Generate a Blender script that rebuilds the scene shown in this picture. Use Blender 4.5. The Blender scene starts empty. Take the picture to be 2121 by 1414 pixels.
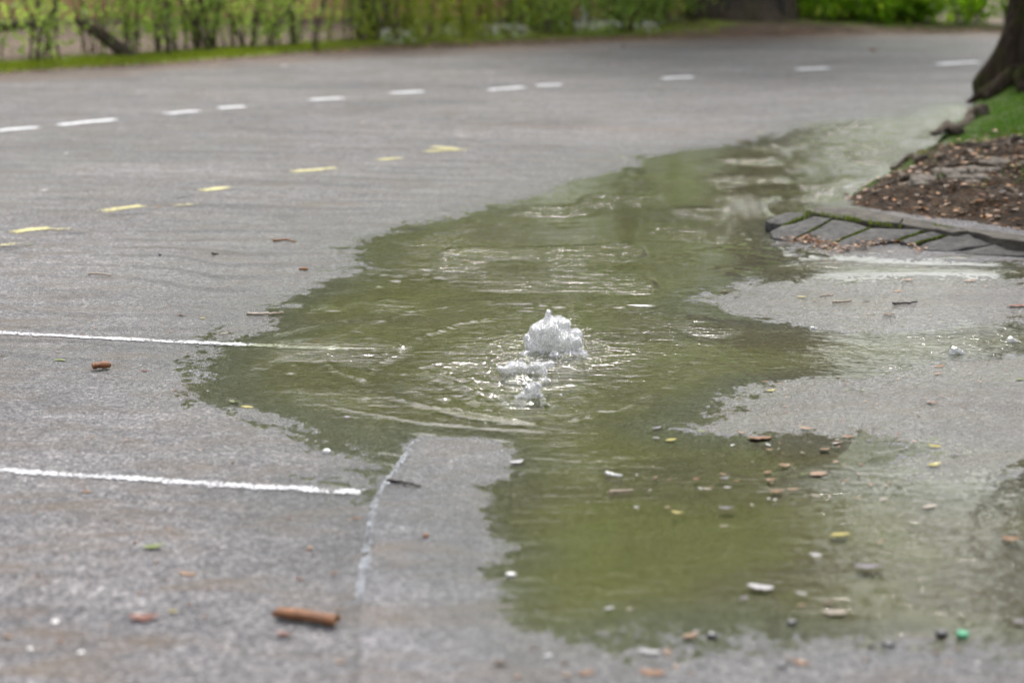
import bpy, bmesh, math, random
import numpy as np
from mathutils import Vector, Matrix
R = math.radians
rnd = random.Random(11)
S = bpy.context.scene
COL = S.collection

# ------------------------------------------------------------------ camera, sky, sun, exposure
CAM_H, PITCH, FPX, IW, IH = 1.6, R(13.5), 3800.0, 2121.0, 1414.0
cd = bpy.data.cameras.new('camera'); cam = bpy.data.objects.new('camera', cd); COL.objects.link(cam)
cam.location = (0, 0, CAM_H); cam.rotation_euler = (R(90) - PITCH, 0, 0)
cd.sensor_width = 36; cd.lens = 36 * FPX / IW; cd.clip_end = 2000; cd.clip_start = 0.05
cd.dof.use_dof = True; cd.dof.focus_distance = 6.85; cd.dof.aperture_fstop = 1.7
S.camera = cam
SUN_EL, SUN_AZ = R(54), R(8)
w = bpy.data.worlds.new('World'); S.world = w; w.use_nodes = True
nt = w.node_tree; nt.nodes.clear()
sky = nt.nodes.new('ShaderNodeTexSky'); sky.sky_type = 'NISHITA'; sky.sun_disc = False
sky.sun_elevation = SUN_EL; sky.sun_rotation = SUN_AZ; sky.air_density = 1.0; sky.dust_density = 4.0; sky.ozone_density = 1.0
hs = nt.nodes.new('ShaderNodeHueSaturation'); hs.inputs['Saturation'].default_value = 0.28
bg = nt.nodes.new('ShaderNodeBackground'); bg.inputs[1].default_value = 0.15
wo = nt.nodes.new('ShaderNodeOutputWorld')
nt.links.new(sky.outputs[0], hs.inputs['Color']); nt.links.new(hs.outputs[0], bg.inputs[0]); nt.links.new(bg.outputs[0], wo.inputs[0])
sd = bpy.data.lights.new('sun', 'SUN'); sd.energy = 1.3; sd.angle = R(10); sd.color = (1, .96, .9)
so = bpy.data.objects.new('sun', sd); COL.objects.link(so)
sdir = Vector((math.sin(SUN_AZ) * math.cos(SUN_EL), math.cos(SUN_AZ) * math.cos(SUN_EL), math.sin(SUN_EL)))
so.rotation_euler = sdir.to_track_quat('Z', 'Y').to_euler()
S.view_settings.view_transform = 'Standard'; S.view_settings.look = 'None'
S.view_settings.exposure = 1.15; S.view_settings.gamma = 1; S.view_settings.use_curve_mapping = False
S.render.engine = 'CYCLES'
S.cycles.use_denoising = True
S.cycles.max_bounces = 8; S.cycles.transparent_max_bounces = 12
S.cycles.caustics_reflective = False; S.cycles.caustics_refractive = False
S.cycles.sample_clamp_indirect = 6

# ------------------------------------------------------------------ helpers
CP, SP = math.cos(PITCH), math.sin(PITCH)
def P(u, v, z=0.0):
    """point of the place at height z that stands at photograph position (u, v)"""
    a = (u - IW / 2) / FPX; b = -(v - IH / 2) / FPX
    dx, dy, dz = a, CP + b * SP, -SP + b * CP
    t = (z - CAM_H) / dz
    return (dx * t, dy * t, z)
def PY(u, y):
    """x of photograph column u at depth y (near the ground)"""
    return (u - IW / 2) / FPX * (y * CP + CAM_H * SP)
def pxm(y): return FPX / (y * CP + CAM_H * SP)

def mesh_np(name, verts, faces, smooth=True):
    verts = np.asarray(verts, dtype=np.float32); faces = np.asarray(faces, dtype=np.int32)
    me = bpy.data.meshes.new(name)
    k = faces.shape[1]
    me.vertices.add(len(verts)); me.vertices.foreach_set('co', verts.ravel())
    me.loops.add(faces.size); me.loops.foreach_set('vertex_index', faces.ravel())
    me.polygons.add(len(faces)); me.polygons.foreach_set('loop_start', np.arange(0, faces.size, k, dtype=np.int32))
    if smooth: me.polygons.foreach_set('use_smooth', np.ones(len(faces), dtype=bool))
    me.update(calc_edges=True); me.validate()
    return me
def fattr(me, name, vals):
    a = me.attributes.new(name, 'FLOAT', 'POINT'); a.data.foreach_set('value', np.asarray(vals, dtype=np.float32))
def link(name, me, mat=None, parent=None):
    o = bpy.data.objects.new(name, me); COL.objects.link(o)
    if mat is not None and len(me.materials) == 0: me.materials.append(mat)
    if parent: o.parent = parent
    return o
def empty(name, loc=(0, 0, 0)):
    o = bpy.data.objects.new(name, None); COL.objects.link(o); o.location = loc; o.empty_display_size = .1
    return o
def tag(o, label=None, cat=None, group=None, kind=None):
    if label: o['label'] = label
    if cat: o['category'] = cat
    if group: o['group'] = group
    if kind: o['kind'] = kind
    return o

def _hash(ix, iy, seed):
    h = (ix.astype(np.int64) * 374761393 + iy.astype(np.int64) * 668265263 + seed * 1442695041) & 0x7fffffff
    h = ((h ^ (h >> 13)) * 1274126177) & 0x7fffffff
    h = h ^ (h >> 16)
    return (h & 0xffff) / 65535.0
def vnoise(x, y, seed=0):
    x = np.asarray(x, float); y = np.asarray(y, float)
    ix = np.floor(x); iy = np.floor(y); fx = x - ix; fy = y - iy
    fx = fx * fx * (3 - 2 * fx); fy = fy * fy * (3 - 2 * fy)
    a = _hash(ix, iy, seed); b = _hash(ix + 1, iy, seed); c = _hash(ix, iy + 1, seed); d = _hash(ix + 1, iy + 1, seed)
    return (a * (1 - fx) + b * fx) * (1 - fy) + (c * (1 - fx) + d * fx) * fy * 1.0
def n2(x, y, seed=0): return vnoise(x, y, seed) * 2 - 1
def fbm(x, y, seed=0, oct=3):
    s = 0; a = 1.0; t = 0
    for i in range(oct):
        s = s + a * n2(x * 2 ** i + 17.3 * i, y * 2 ** i - 9.1 * i, seed + i); t += a; a *= .5
    return s / t
def sstep(a, b, x):
    t = np.clip((x - a) / (b - a), 0, 1); return t * t * (3 - 2 * t)
def sdf(px, py, poly):
    px = np.asarray(px, float); py = np.asarray(py, float)
    d = np.full(px.shape, 1e18); inside = np.zeros(px.shape, bool)
    n = len(poly)
    for i in range(n):
        ax, ay = poly[i]; bx, by = poly[(i + 1) % n]
        ex, ey = bx - ax, by - ay; wx, wy = px - ax, py - ay
        t = np.clip((wx * ex + wy * ey) / (ex * ex + ey * ey + 1e-12), 0, 1)
        d = np.minimum(d, (wx - ex * t) ** 2 + (wy - ey * t) ** 2)
        c = ((ay > py) != (by > py)) & (px < ex * (py - ay) / (ey if abs(ey) > 1e-12 else 1e-12) + ax)
        inside ^= c
    d = np.sqrt(d)
    return np.where(inside, -d, d)
def G(pts): return [P(u, v)[:2] for u, v in pts]

# ------------------------------------------------------------------ materials
def newmat(name):
    m = bpy.data.materials.new(name); m.use_nodes = True
    t = m.node_tree; t.nodes.clear()
    o = t.nodes.new('ShaderNodeOutputMaterial')
    return m, t, o
class NB:
    def __init__(s, t): s.t = t; s.N = t.nodes; s.L = t.links
    def n(s, typ, **kw):
        n = s.N.new(typ)
        for k, v in kw.items(): setattr(n, k, v)
        return n
    def put(s, sock, v):
        if hasattr(v, 'links') or hasattr(v, 'is_linked'): s.L.new(v, sock)
        else: sock.default_value = v
    def coord(s, scale=(1, 1, 1)):
        tc = s.n('ShaderNodeTexCoord'); mp = s.n('ShaderNodeMapping'); mp.inputs['Scale'].default_value = scale
        s.L.new(tc.outputs['Object'], mp.inputs['Vector']); return mp.outputs[0]
    def noise(s, vec, scale, detail=2, rough=.5, dist=0):
        n = s.n('ShaderNodeTexNoise'); s.L.new(vec, n.inputs['Vector']); n.inputs['Scale'].default_value = scale
        n.inputs['Detail'].default_value = detail; n.inputs['Roughness'].default_value = rough; n.inputs['Distortion'].default_value = dist
        return n.outputs['Fac']
    def vor(s, vec, scale, feature='F1', out='Distance'):
        n = s.n('ShaderNodeTexVoronoi', feature=feature); s.L.new(vec, n.inputs['Vector']); n.inputs['Scale'].default_value = scale
        return n.outputs[out]
    def ramp(s, fac, stops):
        r = s.n('ShaderNodeValToRGB'); s.L.new(fac, r.inputs[0]); e = r.color_ramp.elements
        while len(e) < len(stops): e.new(.5)
        for el, (p, c) in zip(e, stops):
            el.position = p; el.color = (*c, 1) if len(c) == 3 else c
        return r.outputs[0]
    def map(s, fac, a, b, c, d):
        m = s.n('ShaderNodeMapRange'); s.put(m.inputs[0], fac)
        for i, v in enumerate((a, b, c, d)): m.inputs[i + 1].default_value = v
        return m.outputs[0]
    def math(s, op, a, b=0.0):
        m = s.n('ShaderNodeMath', operation=op); s.put(m.inputs[0], a); s.put(m.inputs[1], b); return m.outputs[0]
    def mix(s, fac, a, b, blend='MIX'):
        m = s.n('ShaderNodeMix', data_type='RGBA', blend_type=blend)
        s.put(m.inputs[0], fac); s.put(m.inputs[6], a); s.put(m.inputs[7], b); return m.outputs[2]
    def attr(s, name):
        a = s.n('ShaderNodeAttribute'); a.attribute_name = name; return a.outputs['Fac']
    def bump(s, h, strength=.5, dist=.01, normal=None):
        b = s.n('ShaderNodeBump'); s.L.new(h, b.inputs['Height']); b.inputs['Strength'].default_value = strength; b.inputs['Distance'].default_value = dist
        if normal is not None: s.L.new(normal, b.inputs['Normal'])
        return b.outputs[0]
    def pr(s, col, rough=.6, normal=None, **kw):
        p = s.n('ShaderNodeBsdfPrincipled')
        s.put(p.inputs['Base Color'], col); s.put(p.inputs['Roughness'], rough)
        if normal is not None: s.L.new(normal, p.inputs['Normal'])
        for k, v in kw.items(): s.put(p.inputs[k.replace('_', ' ')], v)
        return p.outputs[0]
    def mixsh(s, fac, a, b):
        m = s.n('ShaderNodeMixShader'); s.put(m.inputs[0], fac); s.L.new(a, m.inputs[1]); s.L.new(b, m.inputs[2]); return m.outputs[0]
C4 = lambda r, g, b: (r, g, b, 1)

def mat_asphalt():
    m, t, o = newmat('wet_asphalt'); b = NB(t)
    c = b.coord()
    wet = b.attr('wet'); silt = b.attr('silt'); litter = b.attr('rust'); wave_shade = b.attr('wave_shade')
    cell = b.vor(c, 140, out='Color'); cell2 = b.vor(c, 310, out='Color')
    sep = b.n('ShaderNodeSeparateColor'); t.links.new(cell, sep.inputs[0])
    sep2 = b.n('ShaderNodeSeparateColor'); t.links.new(cell2, sep2.inputs[0])
    g1 = b.ramp(sep.outputs[0], [(0, (.025, .025, .028)), (.4, (.10, .098, .102)), (.75, (.20, .195, .196)), (.92, (.34, .33, .32)), (1, (.62, .60, .58))])
    g2 = b.ramp(sep2.outputs[1], [(0, (.03, .03, .033)), (.6, (.13, .127, .132)), (1, (.36, .35, .345))])
    col = b.mix(.45, g1, g2)
    sep3 = b.n('ShaderNodeSeparateColor'); t.links.new(b.vor(c, 75, out='Color'), sep3.inputs[0])
    col = b.mix(b.map(sep3.outputs[0], .90, .92, 0, .4), col, C4(.40, .385, .365))
    col = b.mix(b.map(sep3.outputs[0], .10, .08, 0, .5), col, C4(.03, .03, .032))
    # patches of wear, old binder and dust at several sizes
    big = b.noise(b.coord((.5, 1.1, 1)), 1.1, 6, .62, .5)
    col = b.mix(1, col, b.ramp(big, [(.28, (.60, .60, .63)), (.5, (1.0, .99, 1.0)), (.72, (1.34, 1.31, 1.28))]), 'MULTIPLY')
    mid = b.noise(c, 9, 5, .7, .4)
    col = b.mix(1, col, b.ramp(mid, [(.3, (.72, .72, .74)), (.68, (1.22, 1.21, 1.22))]), 'MULTIPLY')
    streak = b.noise(b.coord((.55, 5.5, 1)), 1.4, 6, .7, .3)
    col = b.mix(1, col, b.ramp(streak, [(.33, (.74, .74, .76)), (.62, (1.12, 1.11, 1.12))]), 'MULTIPLY')
    cs = b.coord((1.3, 4.2, 1)); st = b.noise(cs, 1.9, 6, .7, .8)
    col = b.mix(b.map(st, .49, .66, 0, .75), col, C4(.125, .09, .062))
    col = b.mix(b.math('MULTIPLY', litter, .6), col, C4(.17, .09, .055))
    col = b.mix(b.attr('slab'), col, b.mix(1, col, C4(1.35, 1.36, 1.42), 'MULTIPLY'))
    dk = b.math('ADD', b.math('MULTIPLY', b.math('POWER', wet, 1.7), .60), b.math('MULTIPLY', wave_shade, .30))  # second term paints the reflection shading of the roll waves into the colour
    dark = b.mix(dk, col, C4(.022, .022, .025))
    # silt and algae on the bed of the puddle
    sn = b.noise(b.coord((.8, 1.2, 1)), 1.5, 6, .62, .7); sf = b.noise(c, 45, 3, .6)
    siltc = b.ramp(sn, [(.32, (.028, .017, .008)), (.44, (.058, .041, .010)), (.54, (.079, .071, .008)), (.66, (.092, .090, .008)), (.8, (.12, .102, .018))])
    siltc = b.mix(1, siltc, b.ramp(sf, [(.3, (.9, .9, .9)), (.7, (1.12, 1.12, 1.12))]), 'MULTIPLY')
    siltc = b.mix(.12, siltc, col)
    fin = b.mix(silt, dark, siltc)
    d1 = b.vor(c, 140); d2 = b.vor(c, 310)
    h = b.math('ADD', b.math('MULTIPLY', d1, -1.0), b.math('MULTIPLY', d2, -.35))
    h = b.math('ADD', h, b.math('MULTIPLY', b.noise(c, 22, 3), 1.2))
    bm = b.bump(h, .9, .008)
    bw = b.bump(h, .9, .007)
    rough = b.math('SUBTRACT', .75, b.math('MULTIPLY', wet, .30))
    sh = b.pr(fin, rough, bm, Specular_IOR_Level=.35, Coat_Weight=b.math('MULTIPLY', b.math('POWER', wet, 1.5), .9), Coat_Roughness=.08, Coat_IOR=1.33, Coat_Normal=bw)
    t.links.new(sh, o.inputs[0]); return m

def mat_water():
    m, t, o = newmat('puddle_water'); b = NB(t)
    c = b.coord((1, 1.5, 1))
    chop = b.attr('chop')
    h1 = b.noise(c, 30, 3, .55, .8); h2 = b.noise(c, 8, 3, .5, .5); h3 = b.noise(b.coord((.6, 2.2, 1)), 12, 2, .5, .9)
    h = b.math('ADD', b.math('MULTIPLY', h1, .35), b.math('ADD', b.math('MULTIPLY', h2, .8), h3))
    h = b.math('MULTIPLY', h, chop)
    n = b.bump(h, 1.0, .010)
    fr = b.n('ShaderNodeFresnel'); fr.inputs[0].default_value = 1.333; t.links.new(n, fr.inputs[1])
    gl = b.n('ShaderNodeBsdfGlossy'); gl.inputs['Roughness'].default_value = .012; t.links.new(n, gl.inputs['Normal'])
    tr = b.n('ShaderNodeBsdfTransparent'); tr.inputs[0].default_value = C4(.88, .9, .76)
    sh = b.mixsh(fr.outputs[0], tr.outputs[0], gl.outputs[0])
    t.links.new(sh, o.inputs[0]); return m

def mat_froth():
    m, t, o = newmat('frothing_water'); b = NB(t)
    c = b.coord()
    f = b.noise(b.coord((1, 1, .55)), 60, 5, .7, 2.2)
    n = b.bump(b.noise(b.coord((1, 1, .6)), 50, 4, .6, 2.4), 1.0, .014)
    g = b.n('ShaderNodeBsdfGlass'); g.inputs['IOR'].default_value = 1.33; g.inputs['Roughness'].default_value = .01; t.links.new(n, g.inputs['Normal'])
    gs_ = b.n('ShaderNodeBsdfGlossy'); gs_.inputs['Roughness'].default_value = .05; gs_.inputs['Color'].default_value = C4(.97, .98, 1); t.links.new(n, gs_.inputs['Normal'])
    tl = b.n('ShaderNodeBsdfTranslucent'); tl.inputs[0].default_value = C4(.98, .99, 1)
    df = b.n('ShaderNodeBsdfDiffuse'); df.inputs[0].default_value = C4(.95, .96, .97); t.links.new(n, df.inputs['Normal'])
    foam = b.mixsh(.6, df.outputs[0], tl.outputs[0])
    clear = b.mixsh(.35, g.outputs[0], gs_.outputs[0])
    sh = b.mixsh(b.map(f, .49, .63, .0, .92), clear, foam)
    t.links.new(sh, o.inputs[0]); return m
def mat_drop():
    m, t, o = newmat('clear_drop'); b = NB(t)
    g = b.n('ShaderNodeBsdfGlass'); g.inputs['IOR'].default_value = 1.33; g.inputs['Roughness'].default_value = .0
    gl = b.n('ShaderNodeBsdfGlossy'); gl.inputs['Roughness'].default_value = .15
    t.links.new(b.mixsh(.3, g.outputs[0], gl.outputs[0]), o.inputs[0]); return m

def mat_paint(name, col, wear=.5, core=.7):
    m, t, o = newmat(name); b = NB(t)
    c = b.coord(); e = b.attr('edge')
    cell = b.vor(c, 150, out='Color'); sp = b.n('ShaderNodeSeparateColor'); t.links.new(cell, sp.inputs[0])
    n2_ = b.noise(c, 10, 4, .65)
    a = b.math('ADD', b.math('MULTIPLY', e, core), b.math('MULTIPLY', b.math('SUBTRACT', n2_, .5), 1.6))
    a = b.math('SUBTRACT', a, b.math('ADD', b.math('MULTIPLY', sp.outputs[0], wear * 1.5), .05))
    a = b.map(a, -.06, .10, 0, .95)
    cc = b.mix(b.noise(c, 60, 3), C4(*[x * .75 for x in col]), C4(*col))
    p = b.pr(cc, .45, b.bump(b.vor(c, 105), .5, .005))
    tr = b.n('ShaderNodeBsdfTransparent')
    t.links.new(b.mixsh(a, tr.outputs[0], p), o.inputs[0]); return m

def mat_leaf(name, cols, trans=.45, rough=.5):
    m, t, o = newmat(name); b = NB(t)
    col = b.ramp(b.attr('tint'), [(i / (len(cols) - 1), c) for i, c in enumerate(cols)])
    p = b.pr(col, rough)
    tl = b.n('ShaderNodeBsdfTranslucent'); t.links.new(b.mix(1, col, C4(1.25, 1.3, .8), 'MULTIPLY'), tl.inputs[0])
    t.links.new(b.mixsh(trans, p, tl.outputs[0]), o.inputs[0]); return m

def mat_simple(name, c1, c2, scale=20, rough=.6, bump=.3, bscale=None, dist=.004, stretch=(1, 1, 1), **kw):
    m, t, o = newmat(name); b = NB(t)
    c = b.coord(stretch)
    f = b.noise(c, scale, 5, .6, .3)
    col = b.ramp(f, [(.3, c1), (.7, c2)])
    n = b.bump(b.noise(c, bscale or scale * 3, 4, .65), bump, dist)
    t.links.new(b.pr(col, rough, n, **kw), o.inputs[0]); return m

def mat_bark(name, c1, c2, moss=.3):
    m, t, o = newmat(name); b = NB(t)
    c = b.coord((1, 1, .22))
    f = b.noise(c, 26, 6, .65, 1.2)
    col = b.ramp(f, [(.3, c1), (.52, c2), (.72, tuple(x * 1.5 for x in c2))])
    mo = b.noise(b.coord(), 5, 4, .6)
    col = b.mix(b.map(mo, .5, .68, 0, moss), col, C4(.05, .065, .012))
    t.links.new(b.pr(col, .95, b.bump(f, 1.0, .05), Specular_IOR_Level=.12), o.inputs[0]); return m

def mat_soil():
    m, t, o = newmat('bank_soil'); b = NB(t)
    c = b.coord()
    f = b.noise(c, 9, 6, .7, .4); f2 = b.vor(c, 60, out='Color')
    s = b.n('ShaderNodeSeparateColor'); t.links.new(f2, s.inputs[0])
    col = b.ramp(f, [(.3, (.014, .009, .006)), (.5, (.040, .027, .018)), (.68, (.10, .072, .048))])
    col = b.mix(b.map(s.outputs[0], .8, 1, 0, .5), col, C4(.16, .08, .035))
    gr = b.attr('grass')
    gn = b.noise(c, 7, 4, .6)
    gm = b.map(b.math('ADD', gr, b.math('MULTIPLY', gn, .6)), .62, .85, 0, 1)
    col = b.mix(gm, col, b.ramp(b.noise(c, 40, 3), [(.3, (.03, .05, .008)), (.7, (.07, .12, .016))]))
    t.links.new(b.pr(col, .8, b.bump(b.math('ADD', f, b.math('MULTIPLY', b.noise(c, 60, 3), .4)), 1.0, .04), Specular_IOR_Level=.12), o.inputs[0]); return m

def mat_verge():
    m, t, o = newmat('verge_soil'); b = NB(t)
    c = b.coord()
    f = b.noise(c, 5, 6, .7, .4)
    col = b.ramp(f, [(.3, (.06, .04, .028)), (.55, (.12, .075, .05)), (.75, (.2, .15, .11))])
    gm = b.map(b.math('ADD', b.attr('grass'), b.math('MULTIPLY', b.noise(c, 3, 4, .6), .7)), .7, .9, 0, 1)
    col = b.mix(gm, col, b.ramp(b.noise(c, 30, 3), [(.3, (.12, .17, .012)), (.7, (.25, .31, .03))]))
    t.links.new(b.pr(col, .85, b.bump(f, .8, .03)), o.inputs[0]); return m

M = {}
M['asphalt'] = mat_asphalt(); M['water'] = mat_water(); M['froth'] = mat_froth(); M['drop'] = mat_drop()
M['white_paint'] = mat_paint('white_line_paint', (.58, .58, .61), .70, .88)
M['white_spray'] = mat_paint('white_spray_paint', (.78, .78, .82), .42, .9)
M['yellow_spray'] = mat_paint('yellow_spray_paint', (.52, .47, .19), .6, .9)
M['black_spray'] = mat_paint('dark_blot_paint', (.05, .055, .07), .62, .62)
M['worn_paint'] = mat_paint('worn_white_paint', (.36, .38, .42), .72, .62)
M['leaf_tree'] = mat_leaf('tree_leaf', [(.13, .25, .02), (.24, .40, .03), (.38, .52, .05)], .62)
M['leaf_shrub'] = mat_leaf('shrub_leaf', [(.16, .26, .07), (.31, .43, .11), (.5, .6, .17)], .62)
M['leaf_willow'] = mat_leaf('willow_leaf', [(.18, .24, .03), (.28, .34, .05), (.40, .45, .09)], .58)
M['leaf_bright'] = mat_leaf('bright_bush_leaf', [(.10, .24, .015), (.28, .46, .03), (.56, .66, .09)], .68)
M['grass'] = mat_leaf('grass_blade', [(.04, .10, .01), (.075, .165, .014), (.14, .23, .03)], .4)
M['moss'] = mat_leaf('moss_blade', [(.14, .18, .012), (.24, .3, .02), (.36, .4, .05)], .4)
M['joint_green'] = mat_leaf('joint_growth', [(.05, .075, .01), (.11, .15, .016), (.2, .25, .03)], .3)
M['petal'] = mat_leaf('white_petal', [(.45, .45, .42), (.58, .57, .55), (.7, .7, .7)], .3)
M['dead'] = mat_leaf('dead_leaf_litter', [(.03, .015, .008), (.07, .032, .015), (.16, .07, .03), (.40, .17, .06), (.45, .32, .11)], .15)
M['dead_bank'] = mat_leaf('bank_leaf_litter', [(.02, .011, .007), (.09, .045, .022), (.20, .12, .07), (.42, .19, .07), (.5, .3, .16)], .1)
M['bark_dark'] = mat_bark('rough_bark', (.010, .007, .005), (.050, .036, .025), .6)
M['bark_far'] = mat_bark('dark_bark', (.03, .022, .016), (.10, .078, .06), .35)
M['twig'] = mat_bark('shrub_stem', (.05, .038, .026), (.15, .12, .09), .3)
M['root'] = mat_bark('root_bark', (.05, .038, .03), (.15, .12, .095), .2)
M['soil'] = mat_soil(); M['verge'] = mat_verge()
M['ground'] = mat_simple('leafy_earth', (.16, .13, .12), (.40, .37, .38), 1.6, .9, .6, 12, .04)
M['stone'] = mat_simple('wet_setts', (.022, .021, .020), (.095, .09, .085), 26, .65, .9, 90, .012, Specular_IOR_Level=.25)
M['concrete'] = mat_simple('kerb_concrete', (.035, .032, .026), (.125, .11, .09), 16, .75, .9, 90, .010, Specular_IOR_Level=.2)
M['rock'] = mat_simple('tan_rock', (.10, .082, .062), (.24, .205, .165), 16, .8, .9, 60, .012)
M['salmon'] = mat_simple('salmon_render', (.50, .25, .15), (.60, .33, .21), 1.2, .9, .3, 40, .01)
M['plinth'] = mat_simple('grey_plinth', (.12, .115, .12), (.2, .195, .2), 3, .9, .3, 40, .01)
M['roof'] = mat_simple('roof_tile', (.10, .06, .05), (.18, .1, .08), 4, .8, .5, 30, .02)
M['glass'] = mat_simple('dark_window', (.02, .025, .03), (.03, .035, .04), 2, .08, .0)
M['frame'] = mat_simple('white_frame', (.6, .6, .6), (.7, .7, .7), 4, .5, .1)
M['wood_dark'] = mat_simple('dark_timber', (.045, .028, .026), (.09, .058, .052), 9, .75, .5, 40, .01, (1, 1, 6))
M['wire'] = mat_simple('galvanised_wire', (.16, .16, .165), (.26, .26, .27), 30, .45, .1, Metallic=.7)
M['bark_chip'] = mat_simple('orange_bark', (.085, .026, .008), (.30, .115, .03), 38, .6, .7, 120, .004, (1, 4, 4))
M['bark_inner'] = mat_simple('pale_bark_end', (.30, .14, .05), (.42, .22, .09), 30, .6, .5, 120, .003)
M['twig_dark'] = mat_simple('dark_wet_twig', (.018, .013, .014), (.05, .038, .036), 60, .4, .5, 200, .002)
M['twig_pale'] = mat_simple('pale_twig', (.28, .21, .15), (.45, .36, .28), 60, .5, .5, 200, .002)
M['pebble_white'] = mat_simple('white_pebble', (.66, .65, .62), (.8, .79, .77), 60, .4, .3, 200, .002)
M['pebble_dark'] = mat_simple('dark_pebble', (.018, .018, .022), (.05, .05, .06), 80, .3, .4, 200, .002)
M['green_plastic'] = mat_simple('green_plastic', (.0, .20, .085), (.01, .28, .12), 30, .3, .05)
LEAFC = {'orange': ((.16, .07, .028), (.34, .16, .065)), 'brown': ((.06, .028, .014), (.14, .065, .032)), 'yellow': ((.32, .26, .05), (.52, .45, .11)),
         'pale': ((.30, .25, .19), (.50, .43, .36)), 'rust': ((.11, .03, .014), (.24, .065, .028)), 'green': ((.12, .17, .03), (.26, .31, .08)),
         'white': ((.42, .40, .41), (.66, .65, .67)), 'mauve': ((.07, .055, .07), (.28, .25, .28)), 'peach': ((.26, .14, .075), (.45, .28, .18))}
for k, (a, c) in LEAFC.items():
    M['lf_' + k] = mat_simple(k + '_fallen_leaf', a, c, 70, .45, .7, 120, .006, Coat_Weight=.2)

# ------------------------------------------------------------------ ground relief
PUD = [(1945, 220), (1885, 238), (1800, 247), (1700, 254), (1640, 268), (1600, 288), (1500, 303), (1400, 316), (1335, 328), (1310, 352), (1240, 364), (1165, 382),
       (1135, 402), (1015, 428), (915, 456), (805, 483), (742, 497), (750, 540), (695, 578), (615, 608), (545, 640), (540, 668), (560, 680), (515, 692), (455, 716), (448, 745),
       (450, 790), (468, 822), (535, 846), (615, 884), (700, 906), (765, 934), (790, 962), (735, 990), (745, 1016), (778, 1034),
       (803, 1000), (828, 962), (852, 920), (872, 906), (985, 908), (1022, 935), (1018, 982), (945, 996), (948, 1050), (968, 1098), (1012, 1135), (935, 1190),
       (985, 1225), (1000, 1290), (1060, 1330), (1240, 1338), (1330, 1302), (1480, 1308), (1700, 1322), (1900, 1328), (2121, 1352), (2360, 1380),
       (2440, 1200), (2440, 556), (2121, 545), (1900, 540), (1720, 528), (1640, 508), (1620, 484), (1625, 460), (1720, 446), (1790, 415), (1830, 390), (1910, 345), (1980, 305), (2020, 268), (2075, 215)]
ISL_A = [(1440, 628), (1520, 586), (1640, 573), (1800, 573), (1960, 571), (2121, 577), (2440, 585), (2440, 668), (2121, 664), (1950, 670), (1800, 689), (1650, 671), (1520, 652)]
ISL_B = [(1395, 880), (1470, 844), (1560, 796), (1700, 781), (1850, 766), (1960, 752), (2121, 738), (2440, 722), (2440, 985), (2121, 972), (1985, 1016), (1850, 1008), (1765, 985),
         (1860, 958), (1960, 926), (1820, 908), (1600, 903), (1480, 898)]
BANK = [(2440, 470), (2121, 492), (1980, 470), (1890, 455), (1800, 436), (1730, 428), (1715, 412), (1765, 384), (1850, 333), (1920, 298), (1962, 258), (2030, 214), (2200, 196), (2700, 190), (2700, 470)]
gPUD, gA, gB, gBANK = G(PUD), G(ISL_A), G(ISL_B), G(BANK)
EDGE = sorted([P(u, v)[:2] for u, v in [(872, 905), (850, 925), (815, 985), (776, 1036), (765, 1110), (742, 1280), (738, 1414), (733, 1500)]], key=lambda p: p[1])
EDGE_Y = [p[1] for p in EDGE]; EDGE_X = [p[0] for p in EDGE]
ROAD_FAR = [(-700, 215), (-300, 188), (0, 160), (330, 141), (650, 117), (900, 105), (1100, 98), (1300, 88), (1450, 82), (1700, 76), (2000, 73), (2400, 70), (2900, 66)]
gFAR = np.array(G(ROAD_FAR))
def far_y(x): return np.interp(x, gFAR[:, 0], gFAR[:, 1])

def pud_sdf(x, y):
    return np.maximum(np.maximum(sdf(x, y, gPUD), -sdf(x, y, gA)), -sdf(x, y, gB))
def H_full(x, y, wave_shade=False):
    x = np.asarray(x, float); y = np.asarray(y, float)
    d0 = sdf(x, y, gPUD); da = sdf(x, y, gA); db = sdf(x, y, gB)
    d = np.maximum(np.maximum(d0, -da), -db)
    dn = d + .03 * fbm(x * 4, y * 4, 3, 2)
    h = np.where(dn > 0, .030 * (1 - np.exp(-np.maximum(dn, 0) / 1.9)), -.05 * (1 - np.exp(np.minimum(dn, 0) / 1.6)))
    isl = (d > 0) & (d0 < 0)
    h = np.where(isl, np.minimum(h, .012), h)
    near = sstep(14, 8, y)
    h = h + near * (.0022 * fbm(x * 3.2, y * 3.2, 8, 3) + .0014 * fbm(x * 15, y * 15, 21, 2) + .0007 * n2(x * 36, y * 36, 5) + .0016 * n2(x * 80, y * 80, 6))
    # low step of the old paving edge
    dx = x - np.interp(y, EDGE_Y, EDGE_X)
    h = h + .013 * sstep(-.012, .012, dx) * np.exp(-np.maximum(dx, 0) / .2) * sstep(EDGE_Y[-1] + .02, EDGE_Y[-1] - .04, y)
    # roll waves of the film of water that runs over the asphalt on the left
    mask = sstep(.25, .55, vnoise(x * .9 + 3, y * 1.1, 33)) * sstep(.0, .4, d) * sstep(5.6, 6.6, y) * sstep(15, 11, y) * sstep(1.6, .2, x)
    ph = (y + .10 * x + .17 * fbm(x * 1.7, y * 1.7, 31, 4)) * 2 * math.pi / .26
    cr = (1 - np.abs(np.sin(ph * .5))) ** 2 * (.25 + 1.2 * vnoise(x * 2.5, y * 3, 77))
    h = h + mask * .005 * cr
    if wave_shade: return h, d, d0, mask, mask * sstep(.25, .75, (1 - np.abs(np.sin(ph * .5 + .35))) ** 2 * (.5 + 1.0 * vnoise(x * 2.5, y * 3, 77)))  # last value: dark lines standing in for the shading of the waves
    return h, d, d0, mask
def H(x, y): return H_full(np.atleast_1d(x), np.atleast_1d(y))[0]

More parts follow.
